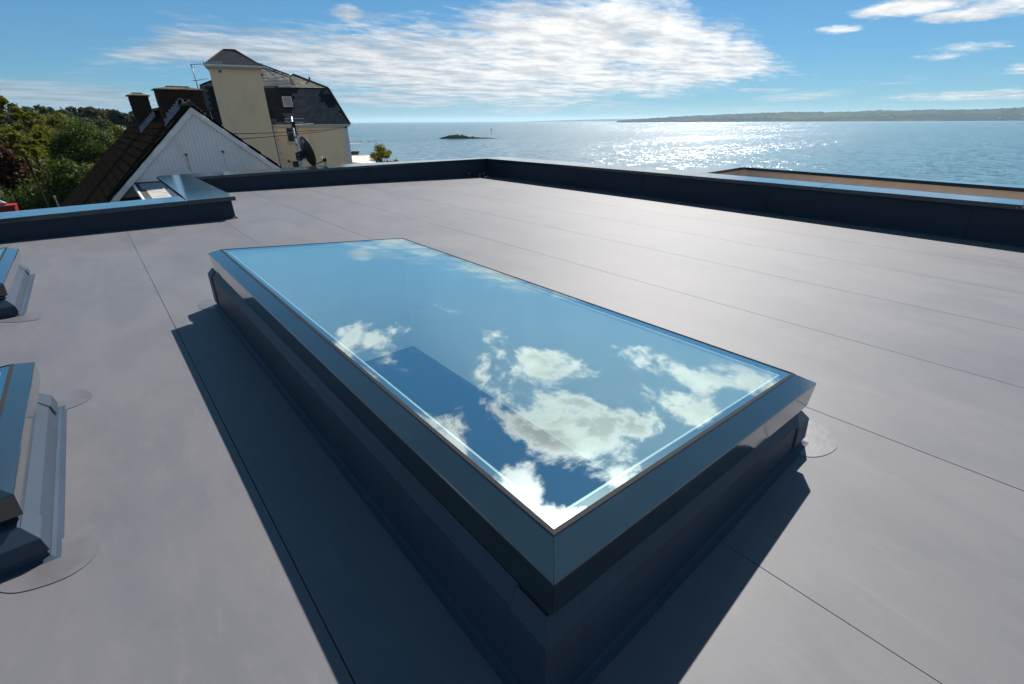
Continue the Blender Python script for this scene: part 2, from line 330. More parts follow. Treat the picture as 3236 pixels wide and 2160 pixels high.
# ------------------------------------------------------------------ setting: sea, land, hills
def rz(x): return -.025*x            # the roof falls gently towards +X
def sea():
    m = bpy.data.materials.new('sea_water'); m.use_nodes = True; nt = m.node_tree; g = NG(nt); b = nt.nodes['Principled BSDF']
    pos = g.node('ShaderNodeNewGeometry').outputs['Position']
    x, y, z = g.sep(pos)
    mp = g.node('ShaderNodeMapping'); nt.links.new(pos, mp.inputs[0]); mp.inputs['Rotation'].default_value = (0, 0, R(47)); mp.inputs['Scale'].default_value = (.0016, .011, 1)
    st = g.noise(mp.outputs[0], 1.0, 6, .6, .4)
    mp2 = g.node('ShaderNodeMapping'); nt.links.new(pos, mp2.inputs[0]); mp2.inputs['Rotation'].default_value = (0, 0, R(41)); mp2.inputs['Scale'].default_value = (.0006, .0022, 1)
    st2 = g.noise(mp2.outputs[0], 1.0, 3, .5)
    # sheltered calm water inside the spit
    def gz(cx, cy, ra, rb, an):
        c, s = math.cos(R(an)), math.sin(R(an))
        u = g.m('ADD', g.m('MULTIPLY', g.m('SUBTRACT', x, cx), c/ra), g.m('MULTIPLY', g.m('SUBTRACT', y, cy), s/ra))
        v = g.m('SUBTRACT', g.m('MULTIPLY', g.m('SUBTRACT', y, cy), c/rb), g.m('MULTIPLY', g.m('SUBTRACT', x, cx), s/rb))
        return g.m('EXPONENT', g.m('MULTIPLY', g.m('ADD', g.m('MULTIPLY', u, u), g.m('MULTIPLY', v, v)), -1.0))
    calm = g.m('ADD', gz(150, 290, 110, 60, -28), g.m('MULTIPLY', gz(95, 175, 60, 40, -30), .8))
    calm = g.m('MULTIPLY', calm, g.sstep(st, .35, .6), clamp=True)
    deep = g.mix(g.sstep(st2, .4, .6), (.022, .080, .105, 1), (.032, .105, .125, 1))
    c = g.mix(g.m('MULTIPLY', calm, .8), deep, (.10, .16, .19, 1))  # brighter sky reflection of the calm water painted into the base colour
    nt.links.new(c, b.inputs['Base Color'])
    b.inputs['Specular IOR Level'].default_value = .8; b.inputs['IOR'].default_value = 1.4
    b.inputs['Roughness'].default_value = .22
    amp = g.m('MULTIPLY', g.sstep(st, .34, .60, .55, 1.15), g.m('SUBTRACT', 1.0, g.m('MULTIPLY', calm, .85)))
    tot = None
    for sc, k in ((.28, .28), (1.2, .34), (4.5, .32)):
        n = g.node('ShaderNodeTexNoise'); nt.links.new(pos, n.inputs['Vector']); n.inputs['Scale'].default_value = sc; n.inputs['Detail'].default_value = 2
        v = g.node('ShaderNodeVectorMath', operation='SUBTRACT'); nt.links.new(n.outputs['Color'], v.inputs[0]); v.inputs[1].default_value = (.5, .5, .5)
        q = g.node('ShaderNodeVectorMath', operation='SCALE'); nt.links.new(v.outputs[0], q.inputs[0]); q.inputs['Scale'].default_value = k*3.5
        if tot is None: tot = q.outputs[0]
        else:
            a = g.node('ShaderNodeVectorMath', operation='ADD'); nt.links.new(tot, a.inputs[0]); nt.links.new(q.outputs[0], a.inputs[1]); tot = a.outputs[0]
    tx, ty, tz = g.sep(tot)
    nn = g.node('ShaderNodeVectorMath', operation='NORMALIZE'); ta, tcx = g.m('MULTIPLY', tx, amp), g.m('MULTIPLY', g.m('MULTIPLY', ty, amp), .72)     # short crested waves running towards the sun side
    sx_, cx_ = math.sin(R(SUN_AZ)), math.cos(R(SUN_AZ))
    nt.links.new(g.comb(g.m('ADD', g.m('MULTIPLY', ta, sx_), g.m('MULTIPLY', tcx, cx_)), g.m('SUBTRACT', g.m('MULTIPLY', ta, cx_), g.m('MULTIPLY', tcx, sx_)), 1.0), nn.inputs[0])
    nt.links.new(nn.outputs[0], b.inputs['Normal'])
    L = 23500
    v = [(-L, -L, -13), (L, -L, -13), (L, L, -13), (-L, L, -13)]
    tag(mesh_obj('sea', v, [(0, 1, 2, 3)], m), kind='structure')
sea()

def interp(t, pts):
    for (a, b), (c, d) in zip(pts, pts[1:]):
        if t <= c: return b+(d-b)*max(0, (t-a))/(c-a)
    return pts[-1][1]
def land():
    coast = [(-180, 400), (-90, 420), (-30, 330), (-8, 230), (0, 205), (6, 190), (12, 130), (19, 80), (30, 66), (60, 70), (90, 80), (140, 120), (180, 400)]
    vs = [(0, 0, -6)]; fs = []; na = 240; rs = [6, 14, 24, 36, 48, 60, 72, 84, 96, 110, 130, 150, 170, 190, 210, 235, 260, 300, 340, 380, 430, 480]
    for r in rs:
        for i in range(na):
            a = -180+360*i/na; c = interp(a, coast)+8*mnoise.noise(Vector((a*.12, 3, 0)))
            d = c-r; z = -6+.5*mnoise.noise(Vector((r*math.sin(R(a))*.05, r*math.cos(R(a))*.05, 0)))
            if d < 25: z = z+(-8.6)*min(1, (25-d)/30.)
            vs.append((r*math.sin(R(a)), r*math.cos(R(a)), z))
    for i in range(na): fs.append([0, 1+(i+1) % na, 1+i])
    for k in range(len(rs)-1):
        for i in range(na):
            a, b = 1+k*na+i, 1+k*na+(i+1) % na; fs.append([a, b, b+na, a+na])
    o = mesh_obj('ground', vs, fs, ASPH, smooth=True); tag(o, kind='structure')
land()

def hills(name, pts, r0, r1, a0, a1, na, nr, m, rough=1.0):
    vs = []; fs = []
    for i in range(na+1):
        a = a0+(a1-a0)*i/na; h = interp(a, pts)
        for k in range(nr+1):
            t = k/nr; r = r0+(r1-r0)*t
            x, y = r*math.sin(R(a)), r*math.cos(R(a))
            prof = min(1, t*1.35)**.75
            n = mnoise.fractal(Vector((x*.0016, y*.0016, 1)), .9, 2.1, 5)
            z = -13.6+h*prof*(1+.16*n*rough)+(0 if k == 0 else rough*13*abs(mnoise.fractal(Vector((x*.012, y*.012, 0)), .8, 2, 4))*min(1, t*6))
            vs.append((x, y, z))
    for i in range(na):
        for k in range(nr):
            a = i*(nr+1)+k; fs.append([a, a+nr+1, a+nr+2, a+1])
    o = mesh_obj(name, vs, fs, m, smooth=False); tag(o, kind='structure'); return o
def hillmat():
    m = bpy.data.materials.new('wooded_hill'); m.use_nodes = True; nt = m.node_tree; g = NG(nt); b = nt.nodes['Principled BSDF']
    pos = g.node('ShaderNodeNewGeometry').outputs['Position']; z = g.sep(pos)[2]
    mp = g.node('ShaderNodeMapping'); nt.links.new(pos, mp.inputs[0]); mp.inputs['Scale'].default_value = (1, 1, 2.5)
    vo = g.node('ShaderNodeTexVoronoi'); nt.links.new(mp.outputs[0], vo.inputs['Vector']); vo.inputs['Scale'].default_value = .0042
    cr = g.sep(vo.outputs['Color'])[0]
    field = g.m('MULTIPLY', g.sstep(cr, .66, .70), .6)
    low = g.sstep(z, 70., 10.)
    wood = g.mix(g.sstep(g.noise(pos, .035, 6, .8), .42, .58), (.003, .012, .012, 1), (.008, .022, .018, 1))
    fc = g.mix(g.sep(vo.outputs['Color'])[1], (.06, .085, .03, 1), (.085, .09, .04, 1))
    c = g.mix(g.m('MULTIPLY', g.m('MULTIPLY', field, g.m('ADD', .35, g.m('MULTIPLY', low, .65))), g.sstep(g.noise(pos, .01, 3, .6), .36, .5)), wood, fc)
    nt.links.new(c, b.inputs['Base Color']); b.inputs['Roughness'].default_value = 1; b.inputs['Specular IOR Level'].default_value = .05
    return m
HILL = hillmat()
hp = [(a_, h_*.86) for a_, h_ in [(52, 4), (53, 10), (54.5, 22), (56, 34), (58, 46), (60, 58), (64, 70), (68, 82), (71, 84), (74, 88), (76, 94), (78, 90), (81, 100), (84, 96), (86, 104), (92, 118), (100, 110), (115, 60), (125, 20)]]
hills('hills', hp, 4300, 6500, 52.6, 125, 800, 40, HILL)
hills('hills', [(42, 1), (44, 14), (46, 24), (49, 40), (52, 52), (56, 50)], 12500, 14500, 42, 57, 120, 6, HILL, .5)

def island():
    vs = []; fs = []; nx, ny = 70, 20; cx, cy = 270, 372; ux, uy = math.sin(R(127)), math.cos(R(127))
    for i in range(nx+1):
        for j in range(ny+1):
            s = -1+2*i/nx; t = -1+2*j/ny
            prof = max(0, 1-s*s)**.5*max(0, 1-t*t)
            hgt = .75*interp(s, [(-1, 0), (-.85, .9), (-.72, 3.0), (-.5, 4.3), (-.25, 3.9), (-.12, 2.0), (.1, 1.7), (.5, 1.2), (1, .1)])
            X = cx+ux*s*26+uy*-t*-8; Y = cy+uy*s*26+ux*t*8
            n = mnoise.fractal(Vector((X*.35, Y*.35, 0)), .8, 2, 4)
            vs.append((X, Y, -13.4+(hgt*(1-t*t)**.6 if abs(t) < 1 else 0)+max(0, prof)*(.5+.9*n)))
    for i in range(nx):
        for j in range(ny):
            a = i*(ny+1)+j; fs.append([a, a+ny+1, a+ny+2, a+1])
    m = bpy.data.materials.new('island_ground'); m.use_nodes = True; nt = m.node_tree; g = NG(nt); b = nt.nodes['Principled BSDF']
    pos = g.node('ShaderNodeNewGeometry').outputs['Position']; z = g.sep(pos)[2]
    f = g.sstep(g.m('ADD', z, g.m('MULTIPLY', g.noise(pos, .5, 4, .6), 1.6)), -10.6, -9.9)
    nt.links.new(g.mix(f, (.035, .030, .026, 1), (.085, .11, .025, 1)), b.inputs['Base Color']); b.inputs['Roughness'].default_value = .95
    o = mesh_obj('island', vs, fs, m); tag(o, kind='structure')
island()
ROCK = mat('rock', (.035, .030, .028), .85, .3, var=.4, vscale=.6)
SAND = mat('wet_sand', (.20, .16, .12), .6, .4)
def rocks():
    mb = MB(); rnd = random.Random(3)
    for k in range(150):
        t = rnd.random()**1.6; x = 118+t*95+rnd.gauss(0, 1.2); y = 392-t*34+rnd.gauss(0, 1.6)
        s = (.75*(1-t)+.22)*rnd.uniform(.5, 1.1)
        n = 7; v = [(x, y, -12.9+s*rnd.uniform(.5, .8))]; f = []
        for j in range(n):
            a = 2*math.pi*j/n; rr = s*rnd.uniform(1.2, 2.2); v.append((x+rr*math.cos(a), y+rr*math.sin(a), -13.3))
        for j in range(n): f.append([0, 1+j, 1+(j+1) % n])
        mb.add(v, f)
    o = mb.obj('rocks', ROCK); tag(o, kind='stuff')
    mb = MB(); mb.add([(95, 360, -12.7), (150, 350, -12.7), (156, 357, -12.9), (150, 363, -12.7), (95, 374, -12.6), (90, 355, -13.2), (152, 346, -13.2), (165, 355, -13.2), (150, 368, -13.2), (90, 380, -13.2)],
                      [(0, 1, 2, 3, 4), (0, 5, 6, 1), (1, 6, 7, 2), (2, 7, 8, 3), (3, 8, 9, 4), (4, 9, 5, 0)])
    o = mb.obj('beach', SAND); tag(o, kind='structure')
rocks()
# marker post out in the water
mb = MB(); mb.tube([(440, 552, -14), (440, 552, -9.6)], [.32, .25], 8); mp_ = mb.obj('marker_post', BLACKM)
tag(mp_, 'dark navigation marker post standing alone in the water beyond the island', 'marker')
mb = MB(); mb.box((439.3, 551.3, -9.6), (440.7, 552.7, -8.4)); mb.obj('topmark', BLACKM, mp_)

# far houses on the opposite shore
rnd = random.Random(8)
for k, (a, r, z) in enumerate([(70.0, 4420, -9), (84.2, 4380, -10), (85.1, 4390, -9), (84.7, 4420, -4), (86.0, 4400, -8), (73.5, 4500, 4), (66.2, 4520, 12), (67.9, 4600, 22), (63.5, 4560, 18), (61.4, 4520, 10), (77.6, 4480, 6), (80.2, 4460, 0)]):
    x, y = r*math.sin(R(a)), r*math.cos(R(a)); t = empty('far_house', (x, y, z)); t.rotation_euler = (0, 0, -R(a+rnd.uniform(-25, 25)))
    tag(t, 'tiny pale house on the wooded far shore', 'house', 'houses on the far shore')
    L_ = rnd.uniform(5, 9)
    mb = MB(); mb.box((-L_, -4, -8), (L_, 4, 4.5)); mb.obj('wall', QUOIN, t)
    mb = MB(); mb.add([(-L_-1, -5, 4.5), (L_+1, -5, 4.5), (L_+1, 5, 4.5), (-L_-1, 5, 4.5), (-L_-1, 0, 8), (L_+1, 0, 8)], [(0, 1, 5, 4), (2, 3, 4, 5), (1, 2, 5), (3, 0, 4), (0, 3, 2, 1)]); mb.obj('roof', SLATE, t)

# ------------------------------------------------------------------ our building: flat roof
FR = empty('flat_roof'); tag(FR, kind='structure')
# rectangles (x0,x1,y0,y1) cut out for the light shafts
HOLES = [(.47, 1.69, .43, 3.28), (-1.42, -.50, 1.60, 2.40), (-1.62, -.70, 4.12, 5.02)]
def grid_sheet(name, x0, x1, y0, y1, zt, th, m, parent, edge=None):
    xs = sorted({x0, x1} | {v for h in HOLES for v in h[:2] if x0 < v < x1}); ys = sorted({y0, y1} | {v for h in HOLES for v in h[2:] if y0 < v < y1})
    mb = MB()
    for a, b in zip(xs, xs[1:]):
        for c, d in zip(ys, ys[1:]):
            mx, my = (a+b)/2, (c+d)/2
            if any(h[0] < mx < h[1] and h[2] < my < h[3] for h in HOLES): continue
            mb.box((a, c, zt-th), (b, d, zt), lambda x, y, z: (x, y, z+rz(x)))
    o = mb.obj(name, m, parent)
    bm = bmesh.new(); bm.from_mesh(o.data); bmesh.ops.remove_doubles(bm, verts=bm.verts, dist=1e-5)
    dead = {}
    for f in bm.faces:
        k = tuple(sorted(v.index for v in f.verts)); dead.setdefault(k, []).append(f)
    bmesh.ops.delete(bm, geom=[f for v in dead.values() if len(v) > 1 for f in v], context='FACES')
    bm.to_mesh(o.data); bm.free(); return o
grid_sheet('roof_deck', -6.2, 1.2, -4.0, 7.0, -.010, .25, MEMS, FR); grid_sheet('roof_deck', 1.2, 7.9, -4.0, 10.2, -.010, .25, MEMS, FR)
SE = [-6.1, -5.06, -4.04, -3.0, -1.96, -.93, .112, 1.095, 2.10, 3.11, 4.16, 5.22, 6.28, 7.66]
rnd = random.Random(2)
for i, (a, b) in enumerate(zip(SE, SE[1:])):
    yt = 10.17 if a > 1.2 else (7.05 if b < 1.2 else 10.17)
    cuts = []
    ys = [-3.9]+cuts+[yt]
    if i == 6: ys = [-3.9, 7.05]
    for c, d in zip(ys, ys[1:]):
        ga, gb = (.0014 if a < 2 else .0023), (.0014 if b < 2 else .0023)
        sh = grid_sheet('membrane_sheet', a+ga, b-gb, c+.003, d-.003, .001, .012, MEM, FR)

def ring(name, rect, sec, zt, m, parent, sides=(0, 1, 2, 3), gap=.0, bevel=0, pname=None):
    """mitred rails round a rectangle; sec = [(inset, height)], height added to zt(x,y) or absolute function"""
    x0, x1, y0, y1 = rect; out = []
    for s in sides:
        mb = MB(); row = []
        for e in (0, 1):
            pts = []
            for d, h in sec:
                if s == 0: x, y = (x0+d, x1-d)[e], y0+d        # front (low Y)
                if s == 1: x, y = x1-d, (y0+d, y1-d)[e]
                if s == 2: x, y = (x1-d, x0+d)[e], y1-d
                if s == 3: x, y = x0+d, (y1-d, y0+d)[e]
                if gap:
                    if s in (0, 2): x += (gap if (e == 0) == (s == 0) else -gap)
                    else: y += (gap if (e == 0) == (s == 1) else -gap)
                z = h(x, y) if callable(h) else zt(x, y)+h
                pts.append((x, y, z))
            row.append(pts)
        n = len(sec); mb.add(row[0]+row[1], [[i, (i+1) % n, (i+1) % n+n, i+n] for i in range(n)])
        out.append(mb.obj(name, m, parent, bevel=bevel))
    return out

def patch(parent, cx, cy, pts, th=.0018, name='corner_patch', m=None):
    """rounded membrane patch lying on the roof; pts = control polygon in roof coordinates"""
    P = [Vector((x, y, 0)) for x, y in pts]; n = len(P); ring_ = []
    for i in range(n):
        a, b, c, d = P[(i-1) % n], P[i], P[(i+1) % n], P[(i+2) % n]
        for k in range(8):
            t = k/8
            ring_.append(.5*((2*b)+(-a+c)*t+(2*a-5*b+4*c-d)*t*t+(-a+3*b-3*c+d)*t**3))
    top = [(p.x, p.y, rz(p.x)+.0015+th) for p in ring_]
    mb = MB(); mb.prism(top, (0, 0, -th-.001)); return mb.obj(name, m or PATCH, parent)

def skylight(label, rect, h, mslope, inset, kx, patches, shaft, fd=.118):
    x0, x1, y0, y1 = rect
    T = empty('flat_rooflight', (0, 0, 0)); tag(T, label, 'skylight')
    zt = lambda x, y: h-mslope*x
    # kerb covered with membrane
    kr = kx; zr = lambda x, y: rz(x)+.003
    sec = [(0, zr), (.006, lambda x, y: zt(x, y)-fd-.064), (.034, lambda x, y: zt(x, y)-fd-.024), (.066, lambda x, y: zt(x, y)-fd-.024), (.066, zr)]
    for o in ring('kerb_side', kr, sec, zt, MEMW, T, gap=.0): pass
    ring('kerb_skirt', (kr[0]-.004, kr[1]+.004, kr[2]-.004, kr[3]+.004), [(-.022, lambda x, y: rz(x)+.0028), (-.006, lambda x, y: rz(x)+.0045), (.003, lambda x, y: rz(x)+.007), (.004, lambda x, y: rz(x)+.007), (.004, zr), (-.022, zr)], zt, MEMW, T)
    # reinforced corners of the membrane
    for cx, cy, sx, sy in ((kr[0], kr[2], 1, 1), (kr[1], kr[2], -1, 1), (kr[0], kr[3], 1, -1), (kr[1], kr[3], -1, -1)):
        mb = MB()
        L = .10
        z0 = rz(cx)+.03; z1 = zt(cx, cy)-fd-.064; z2 = zt(cx, cy)-fd-.026; o_ = .006
        def q(dx, dy, z, ins): return (cx+sx*(dx+ins), cy+sy*(dy+ins), z)
        A_ = [q(L, -o_, z0, 0), q(-o_, -o_, z0, 0), q(-o_, L, z0, 0)]
        B_ = [q(L, -o_, z1+.001, .006), q(-o_, -o_, z1+.001, .006), q(-o_, L, z1+.001, .006)]
        C_ = [q(L*.8, -o_, z2, .034), q(-o_, -o_, z2, .034), q(-o_, L*.8, z2, .034)]
        A2 = [(x+sx*.004, y+sy*.004, z) for x, y, z in A_]; B2 = [(x+sx*.004, y+sy*.004, z) for x, y, z in B_]; C2 = [(x+sx*.004, y+sy*.004, z) for x, y, z in C_]
        mb.add(A_+B_+C_+A2+B2+C2, [(0, 1, 4, 3), (1, 2, 5, 4), (3, 4, 7, 6), (4, 5, 8, 7), (0, 3, 12, 9), (3, 6, 15, 12), (2, 11, 14, 5), (5, 14, 17, 8), (0, 9, 10, 1), (1, 10, 11, 2)])
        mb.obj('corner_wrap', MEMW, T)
    for pt in patches: patch(T, 0, 0, pt)
    # frame: bevelled top, deep face, drip step
    ii = inset
    fs = [(ii, .0), (0.001, -.028), (0, -.032), (.006, -fd), (.012, -fd-.003), (.022, -fd-.010), (.022, -fd-.022), (ii+.006, -fd-.022), (ii+.006, -.024), (ii+.001, -.024)]
    ring('frame_rail', rect, fs, zt, FRAME, T, gap=.0005, bevel=.0011)
    ring('gasket', rect, [(ii-.001, .002), (ii+.009, .0035), (ii+.010, -.004), (ii-.001, -.004)], zt, GASK, T)
    gx0, gx1, gy0, gy1 = x0+ii+.009, x1-ii-.009, y0+ii+.009, y1-ii-.009
    mb = MB(); mb.box((gx0, gy0, -.008), (gx1, gy1, .0015), lambda x, y, z: (x, y, zt(x, y)+z)); mb.obj('glass_pane', GLASS, T)
    ring('glass_border', (gx0, gx1, gy0, gy1), [(0.0, -.010), (.028, -.010), (.028, -.0135), (0.0, -.0135)], zt, FRIT, T)
    ring('spacer_bar', (gx0, gx1, gy0, gy1), [(.0275, -.0095), (.0335, -.0095), (.0335, -.022), (.0275, -.022)], zt, SPACER, T)
    # light shaft
    sx0, sx1, sy0, sy1, zb = shaft
    topz = lambda x, y: zt(x, y)-.026
    ring('shaft_lining', (sx0, sx1, sy0, sy1), [(0, lambda x, y: topz(x, y)), (0, lambda x, y: zb), (-.012, lambda x, y: zb), (-.012, lambda x, y: topz(x, y))], zt, PLAST, T)
    return T
skylight('large flat rooflight in the foreground, its long blue pane mirroring white clouds', (.402, 1.767, .358, 3.356), .44, .098, .060, (.384, 1.80, .352, 3.50),
         [[(1.79, .33), (1.86, .42), (1.98, .41), (1.985, .33), (1.90, .255), (1.79, .262), (1.72, .31), (1.74, .37)],
          [(.40, 3.50), (.37, 3.64), (.31, 3.64), (.285, 3.55), (.29, 3.47), (.34, 3.42), (.40, 3.44)],
          [(.44, .31), (.50, .36), (.42, .40), (.36, .42), (.32, .36), (.33, .28)]],
         (.475, 1.685, .435, 3.275, -.66), .128)
t2 = skylight('near small rooflight cut by the left edge, sunlit grey kerb beside its blue frame', (-1.50, -.402, 1.56, 2.55), .245, .0, .050, (-1.53, -.394, 1.52, 2.485),
         [[(-.40, 2.47), (-.33, 2.475), (-.285, 2.53), (-.32, 2.64), (-.40, 2.66), (-.46, 2.56)],
          [(-.40, 1.56), (-.33, 1.60), (-.29, 1.56), (-.30, 1.45), (-.36, 1.405), (-.46, 1.43), (-.50, 1.50)]],
         (-1.41, -.51, 1.61, 2.39, -.66), .10)
t3 = skylight('farther small rooflight by the parapet, only its blue right rail in view', (-1.75, -.606, 4.08, 5.24), .245, .0, .050, (-1.78, -.600, 4.04, 5.16),
         [[(-.61, 4.06), (-.52, 4.05), (-.49, 3.96), (-.51, 3.885), (-.60, 3.90), (-.68, 3.97), (-.72, 4.05)]],
         (-1.61, -.71, 4.13, 5.01, -.66), .10)

# building body under the roof
BD = empty('host_building', (0, 0, -6)); tag(BD, 'flat roofed building this view stands on, only its roof edge seen', 'building')
BD.location = (0, 0, 0)
def plan_wall(name, a, b, z0, z1, th, m, parent):
    a = Vector((*a, 0)); b = Vector((*b, 0)); d = (b-a).normalized(); n = Vector((d.y, -d.x, 0))*th
    mb = MB(); mb.prism([a+Vector((0, 0, z0)), b+Vector((0, 0, z0)), b+Vector((0, 0, z1)), a+Vector((0, 0, z1))], n); return mb.obj(name, m, parent)
for a, b in (((-6.2, 7.0), (.85, 7.42)), ((.85, 7.42), (.9, 10.68)), ((.9, 10.68), (8.3, 10.1)), ((8.3, 10.1), (8.25, -4)), ((8.25, -4), (-6.2, -4)), ((-6.2, -4), (-6.2, 7.0))):
    plan_wall('wall', a, b, -6.5, -.28, .25, CREAM2, BD)
mb = MB(); mb.box((-6, -3.8, -3.2), (8.1, 7.0, -3.0)); mb.obj('room_floor', DARKROOM, BD)
mb = MB()
for h in HOLES:
    pass
# ceiling slab with the shaft openings
cx = sorted({-6., 8.} | {v for h in HOLES for v in h[:2]}); cy = sorted({-3.8, 7.0} | {v for h in HOLES for v in h[2:]})
for a, b in zip(cx, cx[1:]):
    for c, d in zip(cy, cy[1:]):
        if any(h[0] < (a+b)/2 < h[1] and h[2] < (c+d)/2 < h[3] for h in HOLES): continue
        mb.box((a, c, -.70), (b, d, -.655))
mb.obj('ceiling', DARKROOM, BD)

# ------------------------------------------------------------------ parapet and copings
PZ = .25
PA = empty('parapet'); tag(PA, 'dark upstand parapet with wide blue metal coping round the flat roof', 'parapet')
def coping(pts, parent=None, z=PZ, face=.05, name='coping', th=None):
    top = [(x, y, z) for x, y in pts]
    mb = MB(); mb.prism(top, (0, 0, -face)); return mb.obj(name, COPE, parent or PA, bevel=.0012)
def split_run(i0, i1, o0, o1, n, gap=.003, parent=None):
    i0, i1, o0, o1 = (Vector((*p, 0)) for p in (i0, i1, o0, o1)); L = (i1-i0).length
    for k in range(n):
        a, b = k/n+gap/L, (k+1)/n-gap/L
        coping([tuple(i0.lerp(i1, a))[:2], tuple(i0.lerp(i1, b))[:2], tuple(o0.lerp(o1, b))[:2], tuple(o0.lerp(o1, a))[:2]], parent)
split_run((-6.5, 6.49), (.775, 6.955), (-6.5, 7.06), (.775, 7.485), 3)
coping([(.779, 6.955), (1.307, 6.955), (1.311, 7.50), (.805, 7.51)])
coping([(.806, 7.514), (1.312, 7.504), (1.336, 9.98), (.850, 10.28)])
coping([(.850, 10.284), (1.336, 9.984), (1.338, 10.035), (1.75, 10.06), (1.75, 10.80), (.862, 10.766)])
split_run((1.753, 10.06), (4.6, 10.10), (1.753, 10.80), (4.6, 10.80), 1)
split_run((4.604, 10.10), (7.69, 9.885), (4.604, 10.80), (8.34, 10.08), 1, gap=.0015)
split_run((7.70, 9.880), (7.70, 6.9), (8.35, 10.075), (8.42, 6.9), 1, gap=.0015)
coping([(7.70, 6.896), (7.695, 5.46), (8.37, 5.46), (8.42, 6.896)])
coping([(7.695, 5.456), (7.694, 5.20), (8.24, 4.95), (8.37, 5.456)])
coping([(7.694, 5.196), (7.66, 4.22), (8.29, 4.275), (8.24, 4.946)])
split_run((7.66, 4.216), (7.52, .225), (8.288, 4.271), (8.017, .259), 2)
split_run((7.52, .221), (7.40, -4.0), (8.017, .255), (7.85, -4.0), 2)
# upstand walls below the coping
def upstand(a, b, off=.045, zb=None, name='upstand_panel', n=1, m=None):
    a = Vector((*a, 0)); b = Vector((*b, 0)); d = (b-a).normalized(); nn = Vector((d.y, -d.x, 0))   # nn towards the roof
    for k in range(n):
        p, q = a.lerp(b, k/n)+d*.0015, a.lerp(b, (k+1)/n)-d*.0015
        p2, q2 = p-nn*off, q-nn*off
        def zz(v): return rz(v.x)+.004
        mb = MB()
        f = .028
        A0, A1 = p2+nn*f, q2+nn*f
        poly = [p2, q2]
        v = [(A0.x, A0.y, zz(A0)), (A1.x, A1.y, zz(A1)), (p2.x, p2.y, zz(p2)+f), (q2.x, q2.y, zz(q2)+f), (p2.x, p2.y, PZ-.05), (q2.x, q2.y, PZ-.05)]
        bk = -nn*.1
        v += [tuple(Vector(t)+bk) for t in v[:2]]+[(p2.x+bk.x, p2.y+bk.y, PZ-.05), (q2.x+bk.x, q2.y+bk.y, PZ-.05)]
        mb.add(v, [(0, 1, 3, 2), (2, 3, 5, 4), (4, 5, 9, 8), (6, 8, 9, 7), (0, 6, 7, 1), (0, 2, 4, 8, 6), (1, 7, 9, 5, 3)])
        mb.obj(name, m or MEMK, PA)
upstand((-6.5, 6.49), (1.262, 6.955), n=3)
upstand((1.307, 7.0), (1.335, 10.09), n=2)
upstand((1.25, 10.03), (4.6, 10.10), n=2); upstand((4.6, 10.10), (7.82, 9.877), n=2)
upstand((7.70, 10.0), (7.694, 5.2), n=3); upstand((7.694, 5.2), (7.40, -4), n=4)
# rivets on the coping face
rv = MB(); rv.tube([(0, 0, 0), (-.006, 0, 0)], [.006, .004], 8); rvm = rv.obj('rivet', ALU, PA); rvm.location = (7.698, 6.3, .222)
for x, y, z in [(7.698, 6.95, .222), (7.696, 5.45, .224), (7.696, 5.38, .218), (7.694, 5.28, .222), (7.692, 5.10, .224), (7.69, 4.85, .222), (7.652, 4.05, .222), (7.52, .27, .222), (7.518, .16, .216)]:
    c = link_mesh('rivet', rvm.data, PA); c.location = (x-.002, y, z)
# overflow pipe with its clip in the far corner
OV = empty('overflow_outlet', (7.52, 9.90, -.175)); tag(OV, 'dark overflow pipe between two pale clips in the far corner of the roof', 'pipe')
def loc(p): return tuple(a-b for a, b in zip(p, (7.66, 10.0, -.19)))
mb = MB(); mb.tube([loc((7.66, 10.02, -.165)), loc((7.66, 9.93, -.165))], .042, 20); mb.obj('pipe', BLACKM, OV, True)
for s in (-1, 1):
    mb = MB(); mb.prism([loc((7.66+s*.04, 9.965, -.105)), loc((7.66+s*.115, 9.965, -.105)), loc((7.66+s*.09, 9.965, -.15)), loc((7.66+s*.085, 9.965, -.215)), loc((7.66+s*.03, 9.965, -.215)), loc((7.66+s*.05, 9.965, -.165))], (0, .02, 0)); mb.obj('clip', STEEL, OV)
mb = MB(); mb.tube([(7.18, 10.0, -.075), (7.18, 9.925, -.09)], .022, 12); tag(mb.obj('vent_pipe', STEEL), 'small pale pipe stub on the parapet face left of the corner outlet', 'pipe')

# lower terrace enclosed by a second parapet, beyond the right hand coping
PT = empty('terrace_parapet'); tag(PT, 'low second parapet with thin blue coping round the tan terrace on the right', 'parapet')
coping([(8.294, 4.279), (8.244, 4.95), (9.931, 4.798), (9.86, 4.275), (9.81, 4.328)], PT)
coping([(9.862, 4.272), (9.933, 4.796), (9.84, 2.2), (9.63, 2.2)], PT)
split_run((9.63, 2.196), (9.20, -1.6), (9.84, 2.196), (9.66, -1.6), 1, parent=PT)
def twall(a, b, z0, z1, m, nm, th=.05):
    a = Vector((*a, 0)); b = Vector((*b, 0)); d = (b-a).normalized(); n = Vector((-d.y, d.x, 0))*th
    mb = MB(); mb.prism([a+Vector((0, 0, z0)), b+Vector((0, 0, z0)), b+Vector((0, 0, z1)), a+Vector((0, 0, z1))], n); mb.obj(nm, m, PT)
twall((8.30, 4.31), (9.84, 4.36), -.45, .199, TANW, 'tan_panel')
twall((9.84, 4.36), (9.91, 4.25), -.45, .199, TANW, 'tan_panel')
twall((9.91, 4.25), (9.66, 2.2), -.45, .199, TANW, 'tan_panel')
twall((9.66, 2.2), (9.25, -1.6), -.45, .199, TANW, 'tan_panel')
mb = MB(); mb.prism([(8.0, -1.6, -.45), (9.6, -1.6, -.45), (10.2, 4.6, -.45), (8.2, 4.6, -.45)], (0, 0, -.1)); o = mb.obj('terrace_floor', FLOORT); tag(o, kind='structure')
mb = MB(); mb.box((8.3, -1.6, -6.5), (9.3, 4.3, -.56)); mb.obj('terrace_base', CREAM2, PT)

